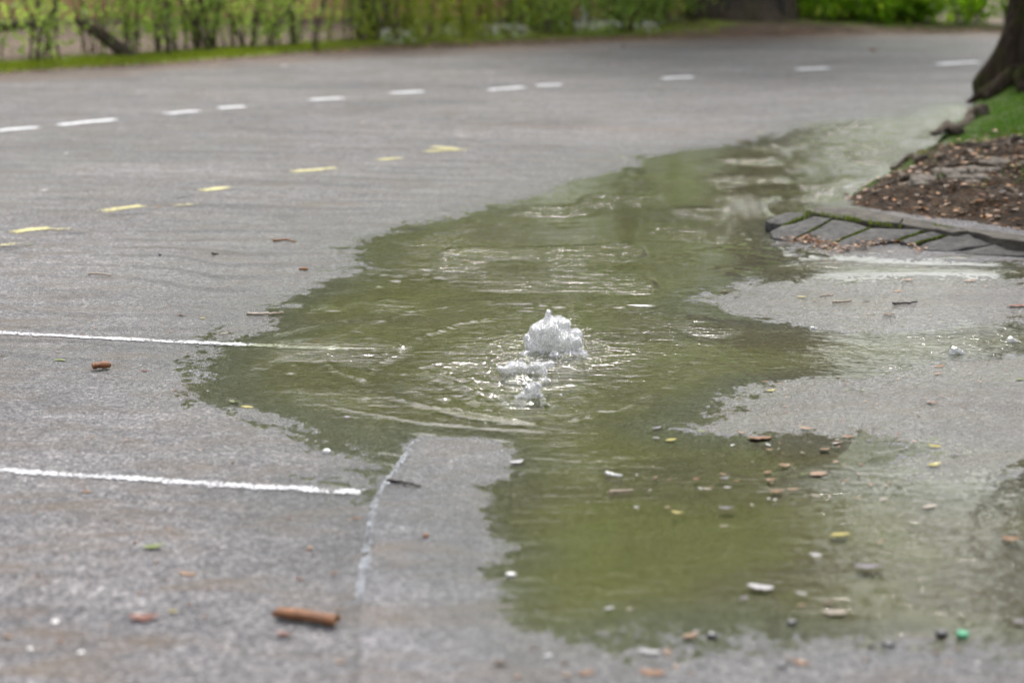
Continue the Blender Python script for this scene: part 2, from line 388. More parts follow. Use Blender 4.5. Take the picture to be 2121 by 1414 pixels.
def axis(lo, hi, step, far_lo, far_hi, grow):
    a = list(np.arange(lo, hi, step)); s = step; v = a[-1]
    while v < far_hi: s *= grow; v += s; a.append(v)
    s = step; v = lo; pre = []
    while v > far_lo: s *= grow; v -= s; pre.append(v)
    return np.array(pre[::-1] + a)
ax = axis(-1.9, 2.1, .0085, -30, 30, 1.05)
ay = axis(3.45, 7.6, .0085, -6, 30, 1.013)
XX, YY = np.meshgrid(ax, ay)
xf, yf = XX.ravel(), YY.ravel()
hh, dd, dd0, mk, fl = H_full(xf, yf, True)
nx, ny = len(ax), len(ay)
idx = np.arange(nx * ny).reshape(ny, nx)
quads = np.stack([idx[:-1, :-1], idx[:-1, 1:], idx[1:, 1:], idx[1:, :-1]], -1).reshape(-1, 4)
fy_ = far_y(xf)
qc = quads[:, 0]
keep = (yf[qc] < fy_[qc] + .25)
quads = quads[keep]
used = np.zeros(nx * ny, bool); used[quads.ravel()] = True
remap = np.cumsum(used) - 1
gv = np.stack([xf, yf, hh], -1)[used]
me = mesh_np('road', gv, remap[quads])
dxe = xf - np.interp(yf, EDGE_Y, EDGE_X)
fattr(me, 'slab', (sstep(0, .015, dxe) * sstep(.36, .26, dxe + .05 * fbm(xf * 6, yf * 6, 47, 3)) * sstep(EDGE_Y[-1] + .02, EDGE_Y[-1] - .02, yf))[used])
fattr(me, 'wave_shade', np.clip(fl, 0, 1)[used])
wet = .26 + .80 * np.exp(-np.maximum(dd, 0) / .32) + np.where((dd > 0) & (dd0 < 0), .25, 0) + .22 * fbm(xf * .8, yf * .8, 41, 3) + .25 * mk
fattr(me, 'wet', np.clip(wet, 0, 1)[used])
fattr(me, 'silt', (sstep(-.01, -.30, dd + .08 * fbm(xf * 5, yf * 5, 43, 3)) * np.where(dd0 < 0, 1, 0) + np.where((dd > 0) & (dd0 < -.02), .32, 0))[used])
rust = sstep(1.6, .1, fy_ - yf + .6 * fbm(xf, yf * 2, 51, 3)) * .9 + .5 * sstep(.25, .0, np.abs(yf - 13.2 - .3 * fbm(xf, yf, 9, 2))) * sstep(-.6, .2, xf) * sstep(2.2, 1.0, xf)
fattr(me, 'rust', np.clip(rust, 0, 1)[used])
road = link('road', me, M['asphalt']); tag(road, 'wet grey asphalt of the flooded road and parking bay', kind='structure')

# big sheet of earth to the horizon
gs = []
for ix in range(41):
    for iy in range(41):
        gs.append(((ix - 20) * 30, (iy - 8) * 30, -.12))
gi = np.arange(41 * 41).reshape(41, 41)
me = mesh_np('ground', np.array(gs), np.stack([gi[:-1, :-1], gi[1:, :-1], gi[1:, 1:], gi[:-1, 1:]], -1).reshape(-1, 4))
tag(link('ground', me, M['ground']), kind='structure')

# verge along the far side of the road
vx = np.linspace(-22, 22, 500); vt = np.concatenate([np.linspace(0, 2.6, 40), np.linspace(3, 16, 26)])
VX, VT = np.meshgrid(vx, vt); a_, b_ = VX.ravel(), VT.ravel()
TX, TY = P(1540, 66)[0], P(1540, 66)[1] + .3
def verge_h(x, t):
    y = far_y(x) + t
    e = .05 * fbm(x * .9, t * 2, 61, 2)
    h = -.03 + .085 * sstep(.0 + e, .5 + e, t) + .02 * fbm(x * 2.5, y * 2.5, 62, 3)
    mound = .17 * np.exp(-(((x - TX) / 1.1) ** 2 + ((y - TY) / .9) ** 2))
    slope = -.0 * t
    return h + mound + slope
vz = verge_h(a_, b_); vy = far_y(a_) + b_ + .08 * fbm(a_ * 1.7, b_ * 0 + 3, 66, 3)
vi = np.arange(len(a_)).reshape(len(vt), len(vx))
me = mesh_np('verge', np.stack([a_, vy, vz], -1), np.stack([vi[:-1, :-1], vi[:-1, 1:], vi[1:, 1:], vi[1:, :-1]], -1).reshape(-1, 4))
gl_ = sstep(-1.6, -3.2, a_) * sstep(1.5, 1.0, b_) * sstep(.15, .3, b_) + .45 * sstep(.35, .6, b_) * sstep(1.6, 1.0, b_)
fattr(me, 'grass', gl_)
tag(link('verge', me, M['verge']), kind='structure')

# ------------------------------------------------------------------ water
SPOUTS = [(P(1146, 722), .10), (P(1086, 775), .085), (P(1098, 828), .06)]
# slow surface
def water_z(x, y):
    z = .0006 * fbm(x * 6, y * 9, 91, 3)
    for k, ((cx, cy, _), r0) in enumerate(SPOUTS):
        dx, dy = x - cx, y - cy; r = np.hypot(dx, dy); th = np.arctan2(dy, dx)
        wob = .07 * fbm(x * 2.5, y * 2.5, 95 + k, 3)
        side = .18 + .82 * sstep(.45, -.6, np.cos(th)) + .35 * sstep(.2, -.9, np.sin(th))
        brk = sstep(.40, .66, vnoise(th * 2.2 + 5 * k, r * 5, 101 + k)) * .95 + .05
        ph = (r + wob) * math.pi / .27
        ln = (1 - np.abs(np.sin(ph))) ** 5
        z = z + (.015, .013, .012)[k] * np.exp(-r / .7) * sstep(.08, .16, r) * side * brk * ln * (.6 + .8 * vnoise(x * 40, y * 40, 150 + k))
        ph2 = (r + .4 * wob) * math.pi / .085
        z = z + .0026 * np.exp(-r / .35) * sstep(.04, .10, r) * (side + .2) * ((1 - np.abs(np.sin(ph2))) ** 2 - .25)
        tb = np.exp(-((r - .12) / .22) ** 2) * (.5 + .7 * sstep(.4, -.6, np.cos(th)))
        z = z + .0045 * tb * fbm(x * 22, y * 22, 140 + k, 3)
        z = z + .018 * np.exp(-(r / (r0 * .8)) ** 2) - .004 * np.exp(-((r - r0 * 1.4) / .05) ** 2)
    # standing ripples where the flow squeezes round the bank and along the right channel
    mr = sstep(.9, 1.5, x) * sstep(6.2, 6.6, y) + sstep(1.2, 1.8, x) * sstep(9.5, 10.5, y) * .8
    z = z + mr * .0011 * fbm(x * 9, y * 16, 121, 2)
    pk = sstep(.52, .75, vnoise(x * 4, y * 4, 131)) * sstep(6.6, 7.4, y)
    z = z + pk * .0042 * n2(x * 16, y * 30, 132)
    return z
wax = axis(-.75, 1.15, .0065, -1.4, 4.2, 1.03); way = axis(5.3, 7.5, .0085, 3.4, 15.5, 1.012)
WX, WY = np.meshgrid(wax, way); wfx, wfy = WX.ravel(), WY.ravel()
wh, wd, wd0, _m = H_full(wfx, wfy)
mw = (wd < .35) & (wh < .008) & (wd0 < .35)
wi = np.arange(len(wfx)).reshape(len(way), len(wax))
wq = np.stack([wi[:-1, :-1], wi[:-1, 1:], wi[1:, 1:], wi[1:, :-1]], -1).reshape(-1, 4)
wq = wq[mw[wq].any(axis=1)]
usedw = np.zeros(len(wfx), bool); usedw[wq.ravel()] = True
rw = np.cumsum(usedw) - 1
wxx, wyy = wfx[usedw], wfy[usedw]
me = mesh_np('puddle_water', np.stack([wxx, wyy, water_z(wxx, wyy)], -1), rw[wq])
dist_sp = np.hypot(wxx - SPOUTS[0][0][0], wyy - SPOUTS[0][0][1])
shore = sstep(-.05, -.3, wd[usedw])
patch = (sstep(.52, .72, vnoise(wxx * 1.6, wyy * 1.1, 161)) * .8 + sstep(.5, .75, vnoise(wxx * 4, wyy * 2.6, 162)) * .9) * shore
chop = .07 + .85 * np.exp(-dist_sp / .42) * np.where(wxx > SPOUTS[0][0][0] + .1, .55, 1) + patch * sstep(5.6, 6.6, wyy) * (.7 + .3 * sstep(8, 10, wyy)) + .7 * sstep(1.0, 1.6, wxx) * sstep(5.9, 6.3, wyy) * sstep(7.8, 7.2, wyy) + .75 * sstep(.9, 2.0, wxx) * sstep(8.5, 10, wyy) + .5 * sstep(.62, .85, wxx) * sstep(5.2, 4.8, wyy) + .15 * patch
fattr(me, 'chop', np.clip(chop, .1, 2.2))
wat = link('puddle_water', me, M['water']); tag(wat, 'shallow green puddle spreading over the asphalt', kind='structure')

# ------------------------------------------------------------------ painted markings (parts of the road)
def strip(name, pix, width, mat, label, ends=.02, seg=.015, across=7, lift=.0035):
    g = [np.array(P(u, v)[:2]) for u, v in pix]
    pts = []
    for a, b in zip(g[:-1], g[1:]):
        n = max(2, int(np.linalg.norm(b - a) / seg))
        for i in range(n): pts.append(a + (b - a) * i / n)
    pts.append(g[-1]); pts = np.array(pts)
    tg = np.gradient(pts, axis=0); tg /= np.linalg.norm(tg, axis=1)[:, None] + 1e-9
    nr = np.stack([-tg[:, 1], tg[:, 0]], -1)
    L = np.concatenate([[0], np.cumsum(np.linalg.norm(np.diff(pts, axis=0), axis=1))])
    s = np.linspace(-1, 1, across)
    wv = width * .5 * (1 + .10 * n2(L * 3, L * 0 + 2.2, len(name) + int(pix[0][0])))
    V = pts[:, None, :] + nr[:, None, :] * (s[None, :, None] * wv[:, None, None])
    e = (1 - np.abs(s))[None, :] * 1.6
    en = np.minimum(L, L[-1] - L)[:, None] / ends
    e = np.clip(np.minimum(e, en), 0, 1)
    fx, fy = V[..., 0].ravel(), V[..., 1].ravel()
    z = H(fx, fy) + lift
    i = np.arange(len(fx)).reshape(len(pts), across)
    me = mesh_np(name, np.stack([fx, fy, z], -1), np.stack([i[:-1, :-1], i[:-1, 1:], i[1:, 1:], i[1:, :-1]], -1).reshape(-1, 4))
    fattr(me, 'edge', e.ravel())
    o = link(name, me, mat, road); o['label'] = label
    return o
strip('stall_line', [(-260, 684), (0, 696), (200, 704), (430, 712), (600, 715), (752, 717)], .058, M['white_paint'], 'white stall line running on under the edge of the puddle')
strip('stall_line', [(-260, 964), (0, 983), (130, 990), (290, 998), (440, 1008), (600, 1015), (752, 1022)], .054, M['white_paint'], 'white stall line ending at the old paving edge')
strip('edge_line', [(868, 912), (845, 935), (815, 985), (790, 1020), (776, 1050), (765, 1110), (758, 1160), (748, 1215), (744, 1262)], .034, M['worn_paint'], 'worn white paint along the old paving edge', ends=.05)
WD = [((-60, 284), (85, 272)), ((118, 268), (245, 255)), ((342, 244), (418, 237)), ((448, 232), (515, 228)), ((640, 215), (711, 210)), ((808, 200), (882, 196)),
      ((1010, 193), (1090, 187)), ((1108, 184), (1170, 182)), ((1367, 169), (1440, 165)), ((1648, 150), (1722, 147)), ((1940, 139), (2030, 134))]
for i, (a, b) in enumerate(WD):
    strip('white_dash', [a, ((a[0] + b[0]) / 2, (a[1] + b[1]) / 2 - .3), b], .13 if i < 8 else .16, M['white_spray'], ['first', 'second', 'third', 'fourth', 'fifth', 'sixth', 'seventh', 'eighth', 'ninth', 'tenth', 'eleventh'][i] + ' white dash from the left across the far road', ends=.05, seg=.03)
YD = [((18, 491), (114, 478)), ((210, 446), (303, 432)), ((408, 403), (484, 395)), ((598, 364), (702, 354)), ((778, 338), (842, 333))]
for i, (a, b) in enumerate(YD):
    strip('yellow_dash', [a, ((a[0] + b[0]) / 2, (a[1] + b[1]) / 2 - .5), b], (.12, .11, .1, .12, .11)[i], M['yellow_spray'], ['first', 'second', 'third', 'fourth', 'fifth'][i] + ' yellow sprayed dash from the left', ends=.06, seg=.025)
strip('yellow_arrow', [(874, 321), (925, 316), (970, 317)], .10, M['yellow_spray'], 'lower stroke of the yellow sprayed arrow head', ends=.06, seg=.025)
strip('yellow_arrow', [(886, 311), (930, 314), (960, 317)], .09, M['yellow_spray'], 'upper stroke of the yellow sprayed arrow head', ends=.06, seg=.025, lift=.0085)
for a, b, t in [((100, 492), (195, 486), 'first'), ((225, 454), (318, 443), 'second'), ((335, 418), (420, 411), 'third'), ((-20, 530), (60, 515), 'nearest')]:
    strip('dark_blot', [a, b], .1, M['black_spray'], t + ' dark painted-out blot beside the yellow dashes', ends=.1, seg=.03)
for a, b, t in [((-20, 524), (45, 512), 'faint yellow trace by the nearest dark blot'), ((105, 486), (165, 481), 'faint yellow trace over the first dark blot'), ((355, 434), (418, 431), 'faint yellow trace past the second dash')]:
    strip('yellow_trace', [a, b], .07, M['yellow_spray'], t, ends=.12, seg=.03, lift=.0085)

# ------------------------------------------------------------------ bank
bx = np.linspace(1.2, 8.5, 330); by = np.linspace(8.2, 17.5, 400)
BX, BY = np.meshgrid(bx, by); a_, b_ = BX.ravel(), BY.ravel()
NTX, NTY = P(2150, 212)[0], P(2152, 212)[1] + .05
def bank_h(x, y):
    d = -sdf(x, y, gBANK)
    e = d + .05 * fbm(x * 4, y * 4, 71, 3)
    z = -.03 + .30 * (1 - np.exp(-np.maximum(e, 0) / .75)) + np.minimum(e, 0) * .5
    fr = sstep(9.4, 8.4, y)          # lower towards the paved apron
    z = z * (1 - .35 * fr)
    z = z + (.034 * fbm(x * 2.2, y * 2.2, 72, 3) + .04 * fbm(x * 7, y * 7, 73, 4)) * sstep(0, .25, d)
    r = np.hypot(x - NTX, y - NTY)
    return z + .10 * np.exp(-(r / .6) ** 2), d
bz, bd = bank_h(a_, b_)
bi = np.arange(len(a_)).reshape(len(by), len(bx))
bq = np.stack([bi[:-1, :-1], bi[:-1, 1:], bi[1:, 1:], bi[1:, :-1]], -1).reshape(-1, 4)
bq = bq[(bd[bq] > -.12).all(axis=1)]
ub = np.zeros(len(a_), bool); ub[bq.ravel()] = True; rb = np.cumsum(ub) - 1
me = mesh_np('soil_bank', np.stack([a_, b_, bz], -1)[ub], rb[bq])
bank_g = np.clip(sstep(10.9, 11.5, b_ + 1.3 * fbm(a_ * 1.2, b_ * 1.2, 75, 3)) * sstep(.12, .38, bd) + .55 * sstep(.25, .05, bd) * sstep(9.6, 10.5, b_) + .28 * sstep(9.8, 11, b_), 0, 1)
fattr(me, 'grass', bank_g[ub])
tag(link('soil_bank', me, M['soil']), kind='structure')
def BH(x, y): return bank_h(np.atleast_1d(float(x)), np.atleast_1d(float(y)))[0][0]

# blade masses
def blades(name, pts, hgt, wid, mat, label, lean=.5, seed=1):
    rg = np.random.default_rng(seed); n = len(pts)
    ang = rg.uniform(0, 2 * np.pi, n); h = hgt * rg.uniform(.5, 1.3, n); l = lean * h * rg.uniform(.2, 1, n)
    dx, dy = np.cos(ang), np.sin(ang)
    w = wid * rg.uniform(.6, 1.2, n)
    p = np.asarray(pts)
    z0 = np.zeros(n)
    V = np.empty((n, 5, 3))
    V[:, 0] = p + np.stack([-dy * w, dx * w, z0 - .005], -1); V[:, 1] = p + np.stack([dy * w, -dx * w, z0 - .005], -1)
    mid = p + np.stack([dx * l * .35, dy * l * .35, h * .6], -1)
    V[:, 2] = mid + np.stack([dy * w * .7, -dx * w * .7, z0], -1); V[:, 3] = mid + np.stack([-dy * w * .7, dx * w * .7, z0], -1)
    V[:, 4] = p + np.stack([dx * l, dy * l, h], -1)
    k = np.arange(n)[:, None] * 5
    F = np.concatenate([k + [0, 1, 2], k + [0, 2, 3], k + [3, 2, 4]], 0)
    me = mesh_np(name, V.reshape(-1, 3), F)
    fattr(me, 'tint', np.repeat(np.clip(rg.normal(.5, .25, n), 0, 1), 5))
    return tag(link(name, me, mat), label, 'grass', kind='stuff')
rg = np.random.default_rng(5)
cand_x = rg.uniform(2.2, 7, 120000); cand_y = rg.uniform(9.2, 16.8, 120000)
cz, cd_ = bank_h(cand_x, cand_y)
cg = np.clip(sstep(10.9, 11.5, cand_y + 1.3 * fbm(cand_x * 1.2, cand_y * 1.2, 75, 3)) * sstep(.12, .38, cd_) + .5 * sstep(.3, .05, cd_) * sstep(9.6, 10.5, cand_y) * sstep(.45, .6, vnoise(cand_x * 4, cand_y * 4, 78)) + .16 * sstep(.6, .75, vnoise(cand_x * 3, cand_y * 3, 79)), 0, 1)
ok = (cd_ > .03) & (rg.uniform(0, 1, len(cg)) < cg ** 1.3 * .62 * (.25 + .75 * sstep(.3, .6, vnoise(cand_x * 6, cand_y * 6, 81))))
blades('bank_grass', np.stack([cand_x, cand_y, cz], -1)[ok], .035, .004, M['grass'], 'short green grass on the bank under the tree')
cx_ = rg.uniform(-9, 2.5, 60000); ct = rg.uniform(.12, 1.3, 60000)
keepv = rg.uniform(0, 1, 60000) < (sstep(-1.0, -3.4, cx_) * sstep(1.25, .8, ct) * sstep(.14, .35, ct + .12 * fbm(cx_ * 2, ct * 2, 63, 2)) + .12)
cx_, ct = cx_[keepv], ct[keepv]
blades('verge_grass', np.stack([cx_, far_y(cx_) + ct, verge_h(cx_, ct)], -1), .035, .006, M['moss'], 'short yellow-green grass along the far verge', seed=2)

# ------------------------------------------------------------------ kerb apron of setts
def zz(x, y): return (1450 + x / 2.571, 150 + y / 2.571)
def slab_from(name, zpts, zs, thick, mat, parent, bev=.012, seed=0):
    """stone block: top outline (photograph zoom coordinates and real heights), sides going down"""
    r = random.Random(seed)
    bm = bmesh.new()
    top = [bm.verts.new(P(*zz(*p), z)) for p, z in zip(zpts, zs)]
    f = bm.faces.new(top)
    if f.normal.z < 0: bmesh.ops.reverse_faces(bm, faces=[f])
    bm.normal_update()
    ext = bmesh.ops.extrude_face_region(bm, geom=[f])
    dv = [v for v in ext['geom'] if isinstance(v, bmesh.types.BMVert)]
    for v in dv: v.co.z -= thick
    bmesh.ops.recalc_face_normals(bm, faces=bm.faces)
    bmesh.ops.bevel(bm, geom=[e for e in bm.edges], offset=bev, segments=2, affect='EDGES', profile=.6)
    bmesh.ops.triangulate(bm, faces=[f for f in bm.faces if len(f.verts) > 4])
    bmesh.ops.subdivide_edges(bm, edges=[e for e in bm.edges if e.calc_length() > .06], cuts=2, use_grid_fill=True)
    c = np.array([v.co[:] for v in bm.verts])
    nz = .009 * fbm(c[:, 0] * 18, c[:, 1] * 22, 200 + seed, 2)
    for v, k in zip(bm.verts, nz): v.co.z += k
    me = bpy.data.meshes.new(name); bm.to_mesh(me); bm.free()
    for p in me.polygons: p.use_smooth = True
    return link(name, me, mat, parent)
apr = tag(empty('kerb_apron', P(1750, 505)), 'sloping apron of grey paving blocks with mossy joints below the soil bank', 'kerb')
def reparent(o, p):
    o.parent = p; o.matrix_parent_inverse = p.matrix_world.inverted() if False else Matrix.Translation(-Vector(p.location))
_A, _B, _C = (Vector(P(*zz(400, 892), .004)), Vector(P(*zz(1400, 962), .004)), Vector(P(*zz(900, 806), .062)))
PN = (_B - _A).cross(_C - _A).normalized()
def on_apron(zx, zy):
    u, v = zz(zx, zy); o = Vector((0, 0, CAM_H)); d = Vector(P(u, v)) - o
    return o + d * ((_A - o).dot(PN) / d.dot(PN))
blocks = [[(345, 788), (432, 812), (555, 757), (540, 742), (450, 750)],
          [(372, 848), (392, 880), (478, 895), (588, 838), (700, 777), (600, 760), (548, 785), (440, 815)],
          [(578, 852), (612, 885), (690, 908), (896, 822), (708, 786)],
          [(702, 914), (750, 944), (850, 928), (1050, 886), (1196, 838), (914, 828)],
          [(1064, 894), (1112, 910), (1334, 854), (1222, 842)],
          [(1140, 928), (1200, 950), (1330, 952), (1590, 905), (1612, 890), (1440, 858), (1350, 860)],
          [(1345, 962), (1600, 975), (1880, 985), (1880, 930), (1628, 898), (1600, 910)]]
for i, p in enumerate(blocks):
    o = slab_from('paving_block', p, [on_apron(*q).z for q in p], .12, M['stone'], None, .008, i); reparent(o, apr)
strips = [([(560, 736), (640, 716), (790, 714), (1085, 768), (1060, 806), (850, 784)], .066), ([(1090, 770), (1240, 796), (1340, 815), (1432, 844), (1350, 846), (1065, 808)], .068), ([(1345, 814), (1520, 838), (1700, 862), (1900, 880), (1900, 912), (1630, 884), (1437, 846)], .068)]
for i, (p, z) in enumerate(strips):
    o = slab_from('backing_stone', p, [z] * len(p), .14, M['concrete'], None, .008, 20 + i); reparent(o, apr)
# moss and grass in the joints
jp = []
def joint(a, b, za, zb, n, spread):
    for _ in range(n):
        t = rnd.random(); u = a[0] + (b[0] - a[0]) * t + rnd.gauss(0, spread); v = a[1] + (b[1] - a[1]) * t + rnd.gauss(0, spread * .4)
        q = on_apron(u, v); jp.append((q.x, q.y, q.z - .004))
for a, b, za, zb, n in [((565, 742), (720, 765), .09, .09, 60), ((720, 765), (850, 788), .09, .09, 110), ((890, 795), (1080, 820), .09, .09, 60), ((1240, 815), (1340, 835), .09, .085, 60), ((470, 800), (600, 750), .03, .09, 60)]:
    joint(a, b, za, zb, n, 9)
blades('joint_grass', np.array(jp), .020, .0022, M['joint_green'], 'green grass tufts sprouting from the joints of the paving blocks', lean=.9, seed=7)
jp = []
for a, b, za, zb, n in [((480, 892), (700, 780), .0, .08, 80), ((690, 912), (905, 822), .0, .08, 220), ((1055, 888), (1210, 833), .01, .075, 130), ((1115, 912), (1345, 852), .0, .075, 210), ((435, 812), (550, 772), .01, .06, 120)]:
    joint(a, b, za - .006, zb - .004, n, 3)
blades('joint_moss', np.array(jp), .007, .003, M['joint_green'], 'yellow-green moss filling the slanting joints between paving blocks', lean=.8, seed=8)

# ------------------------------------------------------------------ tubes, trunks, foliage
def tube(path, radii, sides=10, noise=0.0, nscale=8, seed=0, cap=True, ridges=0):
    path = np.asarray(path, float); n = len(path)
    radii = np.asarray(radii, float)
    tg = np.gradient(path, axis=0); tg /= np.linalg.norm(tg, axis=1)[:, None] + 1e-9
    ref = np.array([0.0, 0, 1]) if abs(tg[0][2]) < .8 else np.array([0, 1.0, 0])
    V = []
    for i in range(n):
        a = np.cross(tg[i], ref); a /= np.linalg.norm(a) + 1e-9; b = np.cross(tg[i], a)
        th = np.linspace(0, 2 * np.pi, sides, endpoint=False)
        rr = radii[i] * np.ones(sides)
        if noise: rr = rr * (1 + noise * fbm(np.cos(th) * 2 + 5, np.sin(th) * 2 + i * nscale / n, seed, 2))
        if ridges: rr = rr * (1 + ridges * np.abs(n2(th * 6 / np.pi * 2.0 + .8 * n2(np.full(sides, i * .35), th * 1.5, seed + 3), np.full(sides, i * .16), seed + 9)))
        V.append(path[i] + np.outer(np.cos(th) * rr, a) + np.outer(np.sin(th) * rr, b))
    V = np.concatenate(V)
    k = np.arange(n * sides).reshape(n, sides); k2 = np.roll(k, -1, axis=1)
    F = np.stack([k[:-1], k2[:-1], k2[1:], k[1:]], -1).reshape(-1, 4)
    if cap:
        V = np.concatenate([V, path[:1], path[-1:]]); c0, c1 = n * sides, n * sides + 1
        F = np.concatenate([F, np.stack([k2[0], k[0], np.full(sides, c0), np.full(sides, c0)], -1), np.stack([k[-1], k2[-1], np.full(sides, c1), np.full(sides, c1)], -1)])
    return V, F
def merge(parts):
    V = []; F = []; o = 0
    for v, f in parts: V.append(v); F.append(np.asarray(f) + o); o += len(v)
    return np.concatenate(V), np.concatenate(F)
def quadmesh(name, V, F):
    # degenerate quads from the caps become triangles in validate()
    me = bpy.data.meshes.new(name)
    me.from_pydata([tuple(v) for v in V], [], [tuple(dict.fromkeys(int(i) for i in f)) for f in F])
    for p in me.polygons: p.use_smooth = True
    return me
def leaves_mesh(name, pos, size, seed=0, droop=.3, aspect=.5, tint=None, outward=None):
    rg = np.random.default_rng(seed); n = len(pos)
    d = rg.normal(size=(n, 3)); d[:, 2] -= droop * 1.5; d /= np.linalg.norm(d, axis=1)[:, None]
    s = rg.normal(size=(n, 3)); s -= d * (s * d).sum(1)[:, None]; s /= np.linalg.norm(s, axis=1)[:, None]
    up = np.cross(d, s)
    L = size * rg.uniform(.6, 1.3, n)[:, None]; W = L * aspect
    V = np.empty((n, 4, 3))
    V[:, 0] = pos; V[:, 1] = pos + d * L * .5 + s * W * .5 + up * L * .08; V[:, 2] = pos + d * L; V[:, 3] = pos + d * L * .5 - s * W * .5 + up * L * .08
    k = np.arange(n)[:, None] * 4
    me = mesh_np(name, V.reshape(-1, 3), k + np.array([0, 1, 2, 3]), smooth=False)
    if tint is None: tint = np.clip(rg.normal(.5, .22, n), 0, 1)
    fattr(me, 'tint', np.repeat(tint, 4))
    return me

def tree(loc, name, label, height, r0, crown_c, crown_r, nclump, nleaf, lsize, mat_b, mat_l, seed, lean=(0, 0), flare=1.8, ridges=.0, sides=28, clear_fn=None, group=None):
    rg = np.random.default_rng(seed); root = empty(name, loc)
    n = 60
    t = np.linspace(0, 1, n) ** 1.7
    H_ = height * .8
    path = np.stack([lean[0] * t + .12 * np.sin(t * 5 + seed) * t, lean[1] * t + .1 * np.cos(t * 4 + seed) * t, -.25 + t * (H_ + .25)], -1)
    zt = path[:, 2]
    rad = r0 * (1 - .5 * t) * (1 + (flare - 1) * np.exp(-np.maximum(zt, 0) / .28))
    V, F = tube(path, rad, sides, .22, 10, seed, True, ridges)
    link('trunk', quadmesh('trunk', V, F), mat_b, root)
    # limbs and crown
    cc = np.array(crown_c, float); cr = np.array(crown_r, float)
    cl = []
    while len(cl) < nclump:
        p = rg.uniform(-1, 1, 3); q = np.linalg.norm(p)
        if q < 1 and q > .25: cl.append(cc + p * cr)
    cl = np.array(cl)
    limbs = []
    for j in range(0, nclump, max(1, nclump // 16)):
        e = cl[j]; k = int(np.clip(np.searchsorted(zt, e[2] * .62), 8, n - 2)); s = path[k]
        u = np.linspace(0, 1, 10)[:, None]
        pth = s + (e - s) * u + np.array([0, 0, 1]) * (np.sin(u * np.pi) * .12 * np.linalg.norm(e - s))
        limbs.append(tube(pth, rad[k] * .45 * (1 - .85 * u[:, 0]) + .01, 7, .1, 6, seed + j))
    for V, F in limbs: link('limb', quadmesh('limb', V, F), mat_b, root)
    cs = rg.uniform(.45, 1.0, nclump) * np.mean(cr) * .36
    ci = rg.integers(0, nclump, nleaf)
    pos = cl[ci] + rg.normal(size=(nleaf, 3)) * cs[ci][:, None] * np.array([1, 1, .75]) * .62
    if clear_fn is not None: m = clear_fn(pos + np.array(loc)); pos = pos[m]; ci = ci[m]
    tint = np.clip(.5 + .22 * rg.normal(size=nclump)[ci] + .15 * rg.normal(size=len(ci)), 0, 1)
    link('crown', leaves_mesh('crown', pos, lsize, seed, .3, .6, tint), mat_l, root)
    tag(root, label, 'tree', group)
    return root

# the tree on the bank, its trunk cut by the right edge of the picture
tree((NTX, NTY, BH(NTX, NTY) - .06), 'bank_tree', 'rough dark trunk with flaring roots at the right edge on the grassy bank', 9.5, .30, (1.2, .8, 8.2), (2.6, 2.4, 1.9), 60, 12000, .16, M['bark_dark'], M['leaf_tree'], 3, (.55, .1), 1.28, .34, 110)
bank_tree = bpy.data.objects['bank_tree']
for k, (an, ln, r0_) in enumerate([(185, .55, .09), (212, .62, .085), (240, .6, .09), (268, .6, .09), (150, .5, .08)]):
    a = R(an); u = np.linspace(0, 1, 14)
    rx, ry = np.cos(a) * ln * u + .05 * np.sin(u * 6 + k), np.sin(a) * ln * u + .05 * np.cos(u * 5 + k)
    gz = bank_h(rx + NTX, ry + NTY)[0] - (BH(NTX, NTY) - .06)
    rz = np.maximum(gz, -.25) + .26 * (1 - u) ** 2.2 + .015
    V, F = tube(np.stack([rx, ry, rz], -1), r0_ * (1 - .72 * u) + .01, 12, .3, 9, 50 + k, True, .2)
    link('root', quadmesh('root', V, F), M['bark_dark'], bank_tree)
# the big far tree inside a wire guard
far_tree_z = float(verge_h(np.array([TX]), np.array([TY - far_y(TX)]))[0])
tree((TX, TY, far_tree_z - .05), 'guarded_tree', 'thick dark trunk behind wire netting on the far side of the road', 12, .50, (.6, 1.0, 7.2), (2.7, 2.0, 3.7), 80, 9500, .2, M['bark_far'], M['leaf_tree'], 4, (1.9, .3), 1.4, .14, 60,
     clear_fn=lambda p: ~((np.abs(p[:, 0] - TX - .15 * p[:, 2]) < .85) & (p[:, 1] < TY + .5) & (p[:, 2] < 7.6)))
BT = [(-11.5, 31.6, 12, (0, 0, 6.8), (3.6, 1.9, 4.8), 'tree farthest left behind the far verge, its leaves reflected in the puddle'),
      (-6.6, 31.8, 12.5, (0, 0, 7.1), (3.6, 1.9, 5.0), 'second tree from the left behind the shrubs of the far verge'),
      (-2.0, 31.4, 13, (0, 0, 7.2), (3.4, 1.9, 5.4), 'third tree from the left behind the hanging willow-like shrub'),
      (2.0, 32.2, 14, (0, 0, 7.8), (3.3, 1.9, 6), 'tree behind the brown timber planter left of the netted trunk')]
BT += [(12.6, 34, 11.5, (0, 0, 6.4), (2.8, 1.8, 4.8), 'thin-leaved tree added beyond the right edge to break up the sky reflection')]  # unseen tree, added so its leaves break up the sky reflected in the puddle
for i, (x, y, h, cc, cr, lb) in enumerate(BT):
    tree((x, y, -.1), 'background_tree', lb, h, .17, cc, cr, 110, 17000 if i < 4 else 2600, .26, M['bark_far'], M['leaf_tree'], 20 + i, (rnd.uniform(-.4, .4), .2), 1.4, .1, 16, group='trees behind the far verge')

